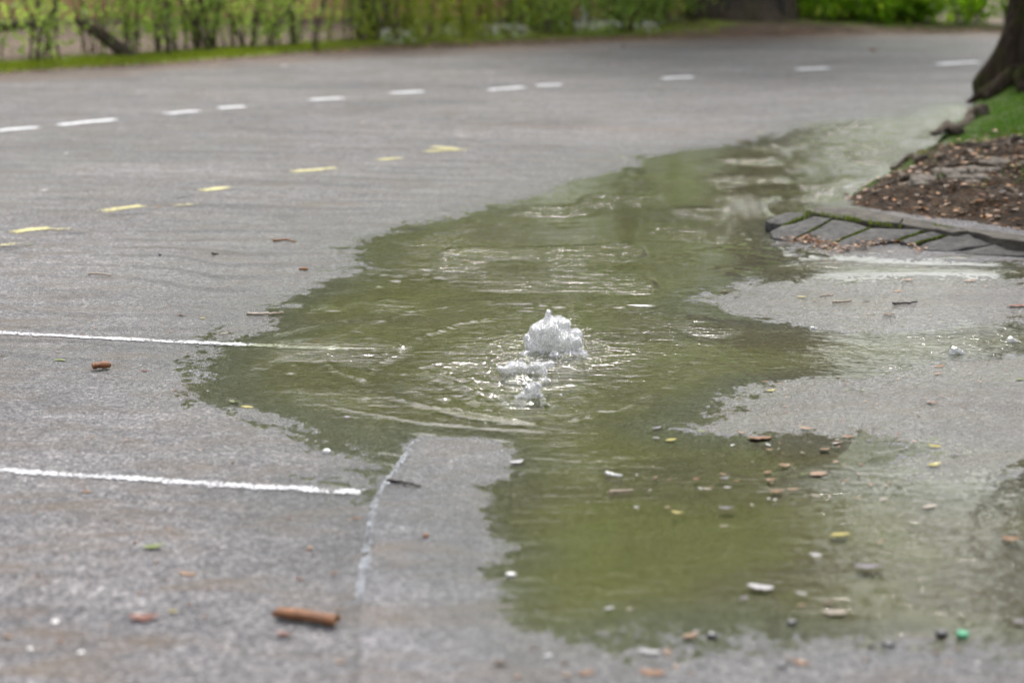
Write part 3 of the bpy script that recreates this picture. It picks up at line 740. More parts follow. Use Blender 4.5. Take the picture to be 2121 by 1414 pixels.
# wire netting round the far trunk
gd = tag(empty('tree_guard', (TX, TY, far_tree_z)), 'grey wire netting guard standing round the thick far trunk', 'tree guard')
gr, gcx = .60, .08
for i in range(46):
    a = 2 * math.pi * i / 46
    x, y = math.cos(a) * gr + gcx, math.sin(a) * gr
    V, F = tube([(x, y, .0), (x, y, .6), (x, y, 1.2)], [.004] * 3, 5); reparent_o = link('upright_wire', quadmesh('upright_wire', V, F), M['wire'], gd)
for k in range(13):
    th = np.linspace(0, 2 * np.pi, 41)
    V, F = tube(np.stack([np.cos(th) * gr + gcx, np.sin(th) * gr, np.full(41, .04 + k * .095)], -1), [.0035] * 41, 5, cap=False)
    link('ring_wire', quadmesh('ring_wire', V, F), M['wire'], gd)
for a in (-.9, 2.2, 4.2):
    x, y = math.cos(a) * (gr + .02) + gcx, math.sin(a) * (gr + .02)
    V, F = tube([(x, y, -.1), (x, y, .6), (x, y, 1.35)], [.022] * 3, 8); link('post', quadmesh('post', V, F), M['wire'], gd)

# shrubs on the far verge
def shrub(u, back, hgt, spread, nst, nlf, mat_l, lsize, label, seed, kind='arch', name='verge_shrub', cat='shrub', group='shrubs along the far verge', mat_b=None):
    rg = np.random.default_rng(seed)
    y0 = None; x0 = 0
    yy = 20.0
    u = u + rg.uniform(-28, 28); back = back + rg.uniform(-.3, .7); hgt = hgt * rg.uniform(.75, 1.25)
    for _ in range(6):
        x0 = PY(u, yy); yy = float(far_y(x0)) + back
    z0 = float(verge_h(np.array([x0]), np.array([back]))[0])
    root = empty(name, (x0, yy, z0 - .03))
    parts = []; lp = []
    for s in range(nst):
        a = rg.uniform(0, 2 * np.pi); out = spread * 1.5 * rg.uniform(.2, 1); h = hgt * rg.uniform(.6, 1.1)
        t = np.linspace(0, 1, 12)
        b0 = rg.normal(size=2) * np.array([.32, .16])
        if kind == 'hang':
            px_ = b0[0] + np.cos(a) * out * np.sin(t * np.pi * .62); py_ = b0[1] + np.sin(a) * out * np.sin(t * np.pi * .62) * .6; pz = h * np.sin(np.clip(t * 1.9, 0, np.pi * .97)) ** .8
            pz = np.where(t > .8, pz * (1), pz)
        else:
            px_ = b0[0] + np.cos(a) * out * t ** 1.3; py_ = b0[1] + np.sin(a) * out * t ** 1.3 * .6; pz = h * (t - .25 * t ** 2.5)
        pth = np.stack([px_, py_, pz], -1) + np.cumsum(rg.normal(size=(12, 3)) * .012, axis=0)
        r = rg.uniform(.005, .013) if kind != 'trunky' else rg.uniform(.010, .026)
        parts.append(tube(pth, r * (1 - .75 * t) + .002, 6))
        m = nlf // nst
        k = rg.uniform(.12 if kind != 'hang' else .3, 1, m) * 11; i0 = np.minimum(k.astype(int), 10); f = (k - i0)[:, None]
        p = pth[i0] * (1 - f) + pth[i0 + 1] * f
        off = rg.normal(size=(m, 3)) * (.07 + .17 * (k / 11)[:, None])
        if kind == 'hang': off[:, 2] -= rg.uniform(0, .5, m) * (p[:, 2] / hgt)
        p = p + off; p[:, 2] = np.maximum(p[:, 2], .015)
        lp.append(p)
    for V, F in parts: link('stem', quadmesh('stem', V, F), mat_b or M['twig'], root)
    lp = np.concatenate(lp)
    if kind == 'hang':
        nlf = int(nlf * .6); ns = 46; sx = rg.normal(size=ns) * spread * .6; sy = rg.normal(size=ns) * spread * .3; k = rg.integers(0, ns, nlf)
        lp = np.stack([sx[k], sy[k], hgt * rg.uniform(0, 1, nlf) ** 1.1 + .03], -1) + rg.normal(size=(nlf, 3)) * .03
    link('foliage', leaves_mesh('foliage', lp, lsize, seed, .5 if kind == 'hang' else .1, .28 if kind == 'hang' else .55), mat_l, root)
    return tag(root, label, cat, group)
ls = M['leaf_shrub']; lw = M['leaf_willow']; lb_ = M['leaf_bright']
SH = [(-130, .9, 1.6, .7, 8, 900, ls, .06, 'half-hidden shrub cut by the left edge of the picture', 'arch'),
      (50, 1.1, 1.5, .6, 7, 520, ls, .055, 'thin brown-stemmed shrub nearest the left edge above the mossy verge', 'arch'),
      (165, 1.4, 1.7, .7, 9, 900, ls, .06, 'loose leafy shrub beside the leaning dark log', 'arch'),
      (300, 1.0, 1.8, .6, 8, 1500, ls, .06, 'dense green shrub right of the leaning dark log', 'arch'),
      (405, .9, 1.9, .55, 7, 1300, ls, .06, 'green shrub with two dark stems forking from its foot', 'trunky'),
      (500, 1.3, 1.7, .6, 8, 1000, ls, .055, 'shrub with thin stems left of the bare grey gap', 'arch'),
      (590, 1.0, 1.6, .6, 7, 900, ls, .055, 'shrub of slanting dark stems in front of the salmon wall', 'trunky'),
      (690, 1.2, 1.7, .6, 8, 950, ls, .055, 'sparse shrub left of the hanging yellow-green one', 'trunky'),
      (775, 1.1, 1.7, .6, 8, 1100, ls, .05, 'shrub with upright stems beside the hanging yellow-green one', 'arch'),
      (850, 1.0, 1.7, .7, 20, 3000, lw, .09, 'yellow-green shrub with hanging leafy strands, left one of three', 'hang'),
      (935, 1.0, 1.8, .7, 22, 3200, lw, .09, 'yellow-green shrub with hanging leafy strands, middle one of three', 'hang'),
      (1020, 1.1, 1.7, .7, 20, 2600, lw, .09, 'yellow-green shrub with hanging leafy strands, right one of three', 'hang'),
      (1115, .8, 1.3, .5, 8, 900, ls, .055, 'leafy shrub growing in front of the dark timber planter', 'arch'),
      (1215, 1.0, 1.4, .6, 9, 1800, ls, .06, 'fresh green shrub above the white flowers', 'arch'),
      (1310, .9, 1.4, .6, 10, 2400, ls, .06, 'bushy green shrub between white flowers and netted trunk', 'arch'),
      (1390, .7, 1.2, .45, 9, 1800, ls, .06, 'green shrub touching the left flare of the netted trunk', 'arch')]
for i, (u, bk, h, sp, nst, nlf, mt, lsz, lb, kd) in enumerate(SH):
    shrub(u, bk, h * 1.15, sp, (nst + 4) if kd != 'hang' else 7, int(nlf * 1.45), mt, lsz * 1.1, lb, 300 + i, kd)
RB = [(1690, .9, 'bright yellow-green bush just right of the netted trunk'), (1775, 1.2, 'bright bush second to the right of the netted trunk'), (1860, .9, 'bright bush third to the right of the netted trunk'),
      (1950, 1.1, 'bright bush fourth to the right of the netted trunk'), (2030, .9, 'bright bush just left of the leaning bank trunk'), (2130, 1.1, 'bright bush hidden behind the leaning bank trunk'), (2240, 1.0, 'bright bush beyond the right edge of the picture')]
for i, (u, bk, lb) in enumerate(RB):
    shrub(u, bk, 1.6, .9, 9, 1900, lb_, .11, lb, 400 + i, 'arch', 'bright_bush', 'bush', 'bright bushes right of the netted trunk')

# dark logs caught in the shrubs at the left
def log(name, pts, radii, label, mat, cat='log', seed=0):
    p0 = np.array(pts[0]); root_loc = p0.copy()
    t = np.linspace(0, len(pts) - 1, 16); pp = np.stack([np.interp(t, range(len(pts)), [p[k] for p in pts]) for k in range(3)], -1) - root_loc
    V, F = tube(pp, np.interp(t, range(len(pts)), radii), 10, .2, 8, seed)
    o = link(name, quadmesh(name, V, F), mat); o.location = root_loc
    return tag(o, label, cat)
yl = float(far_y(-4.8)) + 1.0
log('fallen_branch', [(-6.8, yl, .44), (-5.4, yl, .37), (PY(20, yl), yl, .40), (PY(95, yl), yl + .1, .42)], [.06, .055, .045, .02], 'dark fallen branch lying level across the shrubs at the left edge', M['bark_far'], 'branch', 1)
yl2 = float(far_y(-3.9)) + .9
log('leaning_log', [(PY(150, yl2), yl2 + .2, .42), (PY(205, yl2), yl2 + .1, .28), (PY(255, yl2), yl2, .12), (PY(282, yl2), yl2 - .05, .0)], [.03, .06, .075, .07], 'dark mossy log leaning down to the verge among the left shrubs', M['bark_far'], 'log', 2)

# white flower clumps
def flowers(u, back, wd, n, label, seed):
    rg = np.random.default_rng(seed); yy = 20.; n = int(n * .6)
    for _ in range(6): x0 = PY(u, yy); yy = float(far_y(x0)) + back
    z0 = float(verge_h(np.array([x0]), np.array([back]))[0])
    root = empty('flower_clump', (x0, yy, z0))
    p = np.stack([rg.normal(size=n) * wd * .35, rg.normal(size=n) * .1, rg.uniform(.05, .17, n)], -1)
    link('petals', leaves_mesh('petals', np.repeat(p, 5, axis=0), .028, seed, 0, .8), M['petal'], root)['kind'] = 'stuff'
    q = np.stack([rg.normal(size=n * 3) * wd * .4, rg.normal(size=n * 3) * .12, rg.uniform(.0, .12, n * 3)], -1)
    link('leaves', leaves_mesh('leaves', q, .05, seed + 1, 0, .4), M['leaf_shrub'], root)['kind'] = 'stuff'
    tag(root, label, 'flowers', 'white flower clumps on the far verge')
for i, (u, bk, wd, n, lb) in enumerate([(1230, .55, .42, 95, 'broad clump of white flowers right of the timber planter'), (1072, .45, .26, 40, 'white flowers below the timber planter'), (1030, .45, .16, 26, 'small white flower clump at the left foot of the timber planter'),
        (1344, .35, .22, 34, 'white flowers left of the netted trunk'), (925, .7, .2, 36, 'pale flowers under the middle hanging shrub'), (842, .35, .13, 24, 'small white flower clump under the left hanging shrub'), (800, .45, .14, 22, 'small white flower clump left of the hanging shrubs')]):
    flowers(u, bk, wd, n, lb, 500 + i)

# box helper
def box(name, lo, hi, mat, parent=None, bev=.006):
    bm = bmesh.new(); bmesh.ops.create_cube(bm, size=1)
    lo = Vector(lo); hi = Vector(hi)
    for v in bm.verts: v.co = Vector(((v.co.x + .5) * (hi.x - lo.x) + lo.x, (v.co.y + .5) * (hi.y - lo.y) + lo.y, (v.co.z + .5) * (hi.z - lo.z) + lo.z))
    bmesh.ops.bevel(bm, geom=list(bm.edges), offset=bev, segments=1, affect='EDGES')
    me = bpy.data.meshes.new(name); bm.to_mesh(me); bm.free()
    return link(name, me, mat, parent)
# timber planter
yp = 22.6; xp = PY(1118, yp)
pl = tag(empty('timber_planter', (xp, yp, -.02)), 'low dark brown timber planter among the shrubs of the far verge', 'planter')
for k in range(3):
    box('plank', (-.38, 0, .02 + k * .15), (.38, .035, .165 + k * .15), M['wood_dark'], pl)
    box('plank', (-.38, .5, .02 + k * .15), (.38, .535, .165 + k * .15), M['wood_dark'], pl)
for sx in (-.38, .345):
    box('end_board', (sx, .038, .02), (sx + .035, .497, .46), M['wood_dark'], pl)
box('soil_fill', (-.34, .04, .02), (.34, .495, .40), M['soil'], pl)
# white post behind
yw = 23.9; xw = PY(1212, yw)
wp = tag(empty('white_post', (xw, yw, -.1)), 'slim white post at the top edge behind the shrubs', 'post')
box('shaft', (-.05, -.05, 0), (.05, .05, 1.0), M['frame'], wp, .01); box('cap', (-.065, -.065, 1.002), (.065, .065, 1.04), M['frame'], wp, .01)

# salmon building wall far behind, cut low to stay out of the puddle's reflection
bl = tag(empty('building_wall', (-6, 24.6, -.03)), 'long salmon rendered building wall, cut low, behind the shrubs at the top of the picture', 'wall')
box('wall_face', (-14, 0, .103), (11.5, .25, .95), M['salmon'], bl, .01); box('plinth', (-14.03, -.04, 0), (11.53, .29, .10), M['plinth'], bl, .01)
box('coping', (-14.05, -.05, .953), (11.55, .3, 1.02), M['plinth'], bl, .01)
# ------------------------------------------------------------------ bank details: roots, rocks, litter
def root_run(pix, r, label, seed, lift=.6):
    pts = []
    for (u, v) in pix:
        z = .12
        for _ in range(8): x, y, _z = P(u, v, z); z = max(0., BH(x, y)) + r * lift
        pts.append((x, y, z))
    r *= .85 if r > .052 else .6
    pts = np.array(pts); t = np.linspace(0, len(pts) - 1, len(pts) * 6)
    pp = np.stack([np.interp(t, range(len(pts)), pts[:, k]) for k in range(3)], -1)
    rg = np.random.default_rng(seed); pp += np.cumsum(rg.normal(size=pp.shape) * .004, axis=0)
    o0 = pp[0].copy(); rr = r * (1 - .6 * t / t[-1]); rr[0] *= .5
    V, F = tube(pp - o0, rr, 9, .25, 10, seed)
    o = link('tree_root', quadmesh('tree_root', V, F), M['root']); o.location = o0
    tag(o, label, 'root', 'roots creeping over the bank')
def bz_px(fx, fy): return (1821 + fx / 4.42, 180 + fy / 4.42)
for i, (pp, r, lb) in enumerate([
        ([(960, 210), (900, 240), (830, 220), (770, 290), (720, 340)], .075, 'gnarled root stump left of the bank trunk'),
        ([(720, 400), (660, 380), (600, 370), (540, 440), (490, 490)], .055, 'knobbly root at the water side below the gnarled stump'),
        ([(420, 640), (340, 640), (270, 620), (180, 660), (100, 720)], .05, 'thick root dipping to the water left of the bank'),
        ([(1200, 740), (900, 735), (700, 730), (540, 725), (440, 745), (330, 750)], .022, 'long level root across the middle of the bank'),
        ([(540, 630), (600, 615), (660, 640), (670, 690)], .03, 'short hooked root in the middle of the bank'),
        ([(1326, 480), (1200, 465), (1100, 500), (950, 520), (760, 530), (640, 560)], .028, 'root along the lower edge of the grass'),
        ([(400, 830), (250, 835), (150, 830), (60, 890), (-20, 940)], .028, 'root trailing down to the corner of the paving blocks'),
        ([(580, 760), (570, 800), (560, 850)], .03, 'stubby upright root end above the tan rock'),
        ([(1320, 900), (1100, 880), (900, 875), (620, 880)], .016, 'thin root behind the tan rock')]):
    root_run([bz_px(*q) for q in pp], r, lb, 600 + i)

def blob(name, size, seed, mat, sub=3, amp=.25, flat=.0):
    bm = bmesh.new(); bmesh.ops.create_icosphere(bm, subdivisions=sub, radius=1)
    rg = random.Random(seed); off = [rg.uniform(-9, 9) for _ in range(3)]
    from mathutils import noise as mn
    for v in bm.verts:
        k = 1 + amp * mn.noise(v.co * 1.3 + Vector(off)) + amp * .4 * mn.noise(v.co * 3.1 + Vector(off))
        v.co = Vector((v.co.x * size[0] * k, v.co.y * size[1] * k, max(v.co.z, -1 + flat) * size[2] * k))
    me = bpy.data.meshes.new(name); bm.to_mesh(me); bm.free()
    for p in me.polygons: p.use_smooth = True
    return link(name, me, mat)
def on_bank(u, v, lift=0):
    z = .12
    for _ in range(8): x, y, _ = P(u, v, z); z = max(0., BH(x, y))
    return (x, y, z + lift)
for fx, fy, s, rz, lb, k in [((430), 1050, (.13, .08, .05), .2, 'large tan rock half sunk at the foot of the soil bank', 1), (660, 950, (.12, .09, .055), .5, 'tan rock touching the large one from behind', 2),
        (1090, 720, (.13, .1, .055), 0, 'rounded tan rock in the middle of the bank by the yellow leaves', 3), (980, 770, (.09, .07, .04), 0, 'smaller rounded rock in front of the yellow leaves', 4), (900, 830, (.09, .05, .03), -.6, 'flat slanting tan stone below the rounded rocks', 5)]:
    o = blob('bank_rock', s, 700 + k, M['rock'], 4, .55); o.location = on_bank(*bz_px(fx, fy), -s[2] * .35); o.rotation_euler = (.1, .05, rz)
    tag(o, lb, 'rock', 'rocks in the soil bank')
o = blob('grey_pebble', (.04, .025, .014), 720, M['rock']); o.location = on_bank(*bz_px(585, 885), .006); tag(o, 'small pale grey pebble on the bank behind the large tan rock', 'pebble')

# leaf meshes
def leaf_mesh(name, L, W, curl, fold, seed, mat):
    rg = random.Random(seed); n = 6
    V = []; F = []
    for i in range(n + 1):
        t = i / n; w = W * .5 * math.sin(math.pi * min(.97, t * .9 + .06)) ** .75 * (1 + .15 * rg.uniform(-1, 1))
        z = curl * L * (t - .5) ** 2 * 4 * .3 + .002
        x = (t - .5) * L; b = .08 * L * math.sin(t * 3 + seed)
        V += [(x, b - w, z + fold * w + .1 * w * rg.uniform(-1, 1)), (x, b, z), (x, b + w, z + fold * w * .8)]
    for i in range(n):
        a = i * 3
        F += [(a, a + 3, a + 4, a + 1), (a + 1, a + 4, a + 5, a + 2)]
    V += [(L * .5 + .25 * L, .02 * L, .003), (L * .5 + .24 * L, .035 * L, .003)]
    F.append((n * 3 + 1, len(V) - 2, len(V) - 1))
    me = bpy.data.meshes.new(name); me.from_pydata(V, [], F)
    for p in me.polygons: p.use_smooth = True
    me.materials.append(mat); return me
LM = {}
for k in LEAFC:
    LM[k] = [leaf_mesh('leaf_' + k, 1, .5, c, f, i * 7 + 3, M['lf_' + k]) for i, (c, f) in enumerate([(.10, .10), (.35, .28), (-.05, .03)])]
def leaf(u, v, wpx, col, label, rot=None, group=None, var=None, where='road', name='fallen_leaf', cat='leaf', tilt=0, wide=1):
    if where == 'bank': x, y, z = on_bank(u, v)
    else:
        x, y, _ = P(u, v); z = max(float(H(x, y)[0]) + .002, .0015)
    L = .9 * wpx / pxm(y)
    me = LM[col][var if var is not None else rnd.randrange(3)]
    o = bpy.data.objects.new(name, me); COL.objects.link(o)
    o.location = (x, y, z + .001); o.scale = (L, L * wide, L)
    o.rotation_euler = (rnd.uniform(-.1, .1) + tilt, rnd.uniform(-.1, .1), rnd.uniform(-.5, .5) if rot is None else rot)
    tag(o, label, cat, group); return o

# leaves on the bank
for fx, fy, wpx, c, lb in [(760, 485, 14, 'yellow', 'yellow leaf standing by the root at the grass edge'), (1030, 500, 20, 'orange', 'orange leaf lying on the root below the grass'), (930, 620, 16, 'yellow', 'yellow leaf left of a row of three on the bank'),
        (1035, 640, 20, 'yellow', 'yellow leaf in the middle of a row of three on the bank'), (1160, 635, 20, 'yellow', 'yellow leaf right of a row of three on the bank'), (1245, 695, 26, 'yellow', 'large yellow leaf beside the rounded tan rock'), (1220, 778, 24, 'yellow', 'yellow leaf in front of the rounded tan rock'), (1310, 765, 18, 'yellow', 'yellow leaf at the right edge of the bank'),
        (275, 690, 10, 'yellow', 'small yellow leaf on the water side of the bank'), (390, 862, 14, 'yellow', 'thin yellow leaf slanting left of the bank rocks'), (440, 790, 20, 'orange', 'orange leaf left of the stubby root end'), (850, 1120, 14, 'yellow', 'round yellow leaf on dark mud above the kerb'), (520, 1220, 15, 'yellow', 'yellow leaf on the concrete backing strip'),
        (390, 1165, 26, 'orange', 'long orange leaf at the foot of the bank above the kerb'), (770, 1210, 26, 'peach', 'pinkish curled leaf on the mud edge'), (1000, 1250, 28, 'peach', 'pale brown leaf on the mud edge at the right'), (1090, 1312, 28, 'yellow', 'long yellow leaf on the kerb top at the right'), (540, 865, 12, 'orange', 'orange leaf scrap at the stubby root'), (155, 875, 13, 'orange', 'pale orange leaf by the trailing root'),
        (210, 925, 10, 'orange', 'orange leaf standing above the corner of the paving blocks'), (765, 755, 9, 'orange', 'orange leaf scrap on the long level root'), (960, 985, 30, 'rust', 'dark rust-coloured leaf clump right of the large tan rock'), (1285, 905, 18, 'white', 'whitish scrap at the right edge of the bank mud'), (765, 570, 8, 'rust', 'small red leaf scrap in the upper bank'), (500, 970, 8, 'orange', 'small orange scrap on top of the large tan rock')]:
    leaf(*bz_px(fx, fy), wpx, c, lb, where='bank', group='leaves on the soil bank')
# fine litter on the bank and along edges
def litter(name, pts, size, label, seed, mat=None):
    me = leaves_mesh(name, np.asarray(pts), size, seed, 0, .6)
    # lay the scraps nearly flat
    c = np.empty(len(me.vertices) * 3, np.float32); me.vertices.foreach_get('co', c); c = c.reshape(-1, 4, 3)
    base = c[:, :1, 2]; c[:, :, 2] = base + (c[:, :, 2] - base) * .25 + .002; me.vertices.foreach_set('co', c.ravel()); me.update()
    return tag(link(name, me, mat or M['dead']), label, 'litter', kind='stuff')
rg = np.random.default_rng(77)
lx = rg.uniform(1.8, 4.6, 9000); ly = rg.uniform(8.3, 12.2, 9000); lz, ld = bank_h(lx, ly)
m = (ld > .0) & (rg.uniform(0, 1, 9000) < .55 + .5 * np.exp(-ld / .12) * sstep(9.8, 9.0, ly) + .25 * sstep(.5, .7, vnoise(lx * 3, ly * 3, 88)))
litter('bank_litter', np.stack([lx, ly, lz], -1)[m], .048, 'brown and orange leaf scraps scattered over the bank mud', 3, M['dead_bank'])
# drift of orange scraps against the foot of the blocks
dp = []
for a, b, n in [((450, 905), (600, 900), 120), ((600, 905), (780, 950), 150), ((760, 950), (1060, 905), 200), ((560, 880), (620, 900), 90), ((620, 920), (680, 970), 40), ((1080, 915), (1180, 960), 40)]:
    for _ in range(n):
        t = rnd.random(); u, v = a[0] + (b[0] - a[0]) * t + rnd.gauss(0, 14), a[1] + (b[1] - a[1]) * t + rnd.gauss(0, 8)
        x, y, _z = P(*zz(u, v)); dp.append((x, y, max(0, float(H(x, y)[0])) + rnd.uniform(.001, .02)))
litter('kerb_drift', dp, .026, 'orange leaf drift washed against the foot of the paving blocks', 4)
ex = rg.uniform(-7, 7.5, 3500); et = np.abs(rg.normal(0, .22, 3500)) - .25 * rg.uniform(0, 1, 3500)
ez = np.where(et < .02, .045, verge_h(ex, et) + .005)
litter('verge_litter', np.stack([ex, far_y(ex) + et, np.maximum(ez, .036)], -1), .045, 'rust-brown leaf litter along the far edge of the road', 5)

# ------------------------------------------------------------------ fallen things on the road and in the puddle
def bark_piece(name, u0, v0, u1, v1, thick, label, seed):
    a = np.array(P(u0, v0)); b = np.array(P(u1, v1)); c = (a + b) / 2
    L = np.linalg.norm(b - a); ang = math.atan2(b[1] - a[1], b[0] - a[0]); th = thick / pxm(c[1])
    z = float(H(c[0], c[1])[0])
    root = empty(name, (c[0], c[1], max(z, 0) + .001)); root.rotation_euler = (0, 0, ang)
    # curled strip of bark: an open roll, thick walled
    rg = np.random.default_rng(seed); n, s = 18, 14; V = []
    for i in range(n):
        t = i / (n - 1); x = (t - .5) * L
        rr = th * .5 * (.92 + .30 * float(fbm(np.array([t * 3.0 + seed]), np.array([seed * 1.7]), 5, 3)[0]) + .05 * rg.normal()); bend = .06 * th * math.sin(t * 3.1)
        jag = .05 * L * (1 if i else -1) * rg.uniform(.3, 1) if i in (0, n - 1) else 0
        for layer, rl in ((0, 1.0), (1, .72)):
            for j in range(s):
                q = -0.35 * math.pi + 1.72 * math.pi * j / (s - 1)
                V.append((x + jag * math.sin(q * 2.3 + seed), math.cos(q) * rr * rl * 1.25, th * .5 + bend + math.sin(q) * rr * rl * .85))
    F = []; w = 2 * s
    for i in range(n - 1):
        for j in range(s - 1):
            o = i * w + j; F.append((o, o + 1, o + w + 1, o + w)); o += s; F.append((o, o + w, o + w + 1, o + 1))
        for j in (0, s - 1):
            o = i * w + j; F.append((o, o + w, o + w + s, o + s))
    me = bpy.data.meshes.new('roll'); me.from_pydata(V, [], F)
    for p in me.polygons: p.use_smooth = True
    link('roll', me, M['bark_chip'], root)
    ends = []
    for i in (0, n - 1):
        for j in range(s - 1):
            o = i * w + j; ends.append((o, o + 1, o + s + 1, o + s))
    me = bpy.data.meshes.new('torn_ends'); me.from_pydata(V, [], ends); link('torn_ends', me, M['bark_inner'], root)
    return tag(root, label, 'bark')
bark_piece('bark_piece', 574, 1284, 698, 1302, 25, 'long orange-brown curled piece of bark in the left foreground', 1)
bark_piece('bark_piece', 192, 770, 229, 767, 17, 'short orange-brown bark roll below the upper stall line', 2)
bark_piece('bark_piece', 620, 563, 638, 563, 8, 'small dark bark roll at the left shore of the puddle', 3)

def twig(pix, rpx, mat, label, seed, group=None, zlift=0):
    g = [P(u, v) for u, v in pix]; pts = []
    for x, y, _ in g: pts.append((x, y, max(float(H(x, y)[0]), 0) + rpx / pxm(y) * .6 + zlift))
    pts = np.array(pts); t = np.linspace(0, len(pts) - 1, len(pts) * 5)
    pp = np.stack([np.interp(t, range(len(pts)), pts[:, k]) for k in range(3)], -1)
    rg = np.random.default_rng(seed); pp += rg.normal(size=pp.shape) * .0015
    o0 = pp[0].copy(); r = rpx / pxm(pts[0][1]) * .5
    V, F = tube(pp - o0, r * (1 - .4 * t / t[-1]), 7, .25, 12, seed)
    o = link('twig', quadmesh('twig', V, F), mat); o.location = o0
    return tag(o, label, 'twig', group)
twig([(803, 1006), (835, 1010), (871, 1017)], 8, M['twig_dark'], 'dark twig lying across the old paving edge', 1)
twig([(512, 655), (550, 654), (588, 651)], 6, M['twig_pale'], 'pale twig reaching into the left shore of the puddle', 2)
twig([(566, 504), (590, 502), (614, 506)], 5, M['bark_chip'], 'thin reddish twig on the asphalt above the left shore', 3)
twig([(1848, 633), (1875, 632), (1900, 630)], 5, M['twig_dark'], 'thin dark twig on the wet strip below the paving blocks', 4)
twig([(1725, 631), (1745, 629), (1765, 627)], 4, M['twig_pale'], 'thin pale twig in the middle of the wet strip', 5)
twig([(1255, 984), (1270, 988), (1288, 991)], 8, M['pebble_white'], 'white stick floating in the puddle below the bubbling water', 6)
twig([(1262, 1022), (1290, 1019), (1312, 1018)], 7, M['twig_pale'], 'pale stick floating below the white one', 7)
twig([(185, 575), (205, 575), (232, 578)], 4, M['twig_pale'], 'thin pale twig on the asphalt at the left', 8)
twig([(1700, 617), (1715, 616), (1728, 614)], 3.5, M['twig_pale'], 'short pale splinter at the left end of the wet strip', 9)
twig([(440, 532), (452, 533)], 6, M['twig_dark'], 'short dark twig stub on the asphalt left of the shore', 10)

def peb(u, v, wpx, mat, label, seed, h=.6, group=None, name='pebble', cat='pebble'):
    x, y, _ = P(u, v); s = wpx / pxm(y) * .5
    o = blob(name, (s, s * .8, s * h), seed, mat, 2, .3); o.location = (x, y, max(float(H(x, y)[0]), 0) + s * h * .6); o.rotation_euler = (0, 0, seed)
    return tag(o, label, cat, group)
peb(676, 938, 20, M['pebble_white'], 'round white pebble between the stall lines near the puddle', 1)
peb(114, 1298, 20, M['pebble_white'], 'pale pebble in the left foreground', 2, .35)
peb(64, 1356, 16, M['pebble_white'], 'small pale pebble at the lower left corner', 3, .35)
peb(168, 1360, 16, M['pebble_white'], 'small grey-white pebble right of the lower left corner', 4, .3)
peb(882, 1118, 15, M['bark_chip'], 'small brown nut on the paving strip', 5)
peb(1474, 1318, 26, M['pebble_dark'], 'black lump on the near shore of the puddle', 6, .5)
peb(1620, 1384, 22, M['pebble_dark'], 'black lump at the bottom edge right of the middle', 7, .5)
peb(1840, 1336, 32, M['pebble_dark'], 'flat black lump on the near shore left of the green cap', 8, .35)
peb(1806, 1338, 14, M['pebble_dark'], 'small black pebble beside the flat black lump', 9, .5)
peb(1640, 1290, 24, M['pebble_dark'], 'dark pebble at the water edge left of the curled leaf', 10, .4)
peb(1950, 1314, 34, M['lf_mauve'].copy() if False else M['pebble_dark'], 'grey pebble touching the water left of the green cap', 11, .4)
peb(332, 535, 9, M['pebble_dark'], 'tiny black pebble on the asphalt left of the puddle', 12)
peb(1058, 1192, 24, M['pebble_white'], 'whitish pebble in the shallow green water at the paving strip', 13, .4)
peb(226, 228, 6, M['pebble_dark'], 'tiny dark pebble between the white dashes', 14) if False else None
peb(1292, 104, 9, M['pebble_dark'], 'dark stone on the far edge of the road', 15)
peb(1808, 111, 14, M['bark_chip'], 'brown clod on the far road at the right', 16, .4)

# green bottle cap
x, y, _ = P(1993, 1316); capr = 12 / pxm(y); cz_ = max(float(H(x, y)[0]), 0)
cap = tag(empty('bottle_cap', (x, y, cz_ + .001)), 'green plastic bottle cap at the lower right shore', 'bottle cap'); cap.rotation_euler = (R(8), 0, .3)
prof = [(.0, .62), (.88, .62), (.97, .58), (1.0, .5), (1.0, .02), (.98, 0), (.9, 0), (.88, .5), (0, .52)]
V = []; F = []; ns = 48
for j, (r, z) in enumerate(prof):
    for i in range(ns):
        a = 2 * math.pi * i / ns; k = 1 + (.035 if (i % 2 and .02 <= z <= .5 and r > .95) else 0)
        V.append((math.cos(a) * r * capr * k, math.sin(a) * r * capr * k, z * capr))
for j in range(len(prof) - 1):
    for i in range(ns): F.append((j * ns + i, j * ns + (i + 1) % ns, (j + 1) * ns + (i + 1) % ns, (j + 1) * ns + i))
me = bpy.data.meshes.new('shell'); me.from_pydata(V, [], F); link('shell', me, M['green_plastic'], cap)
th = np.linspace(0, 2 * np.pi, 33); V, F = tube(np.stack([np.cos(th) * capr * 1.01, np.sin(th) * capr * 1.01, np.full(33, .10 * capr)], -1), [capr * .05] * 33, 6, cap=False)
link('seal_ring', quadmesh('seal_ring', V, F), M['green_plastic'], cap)

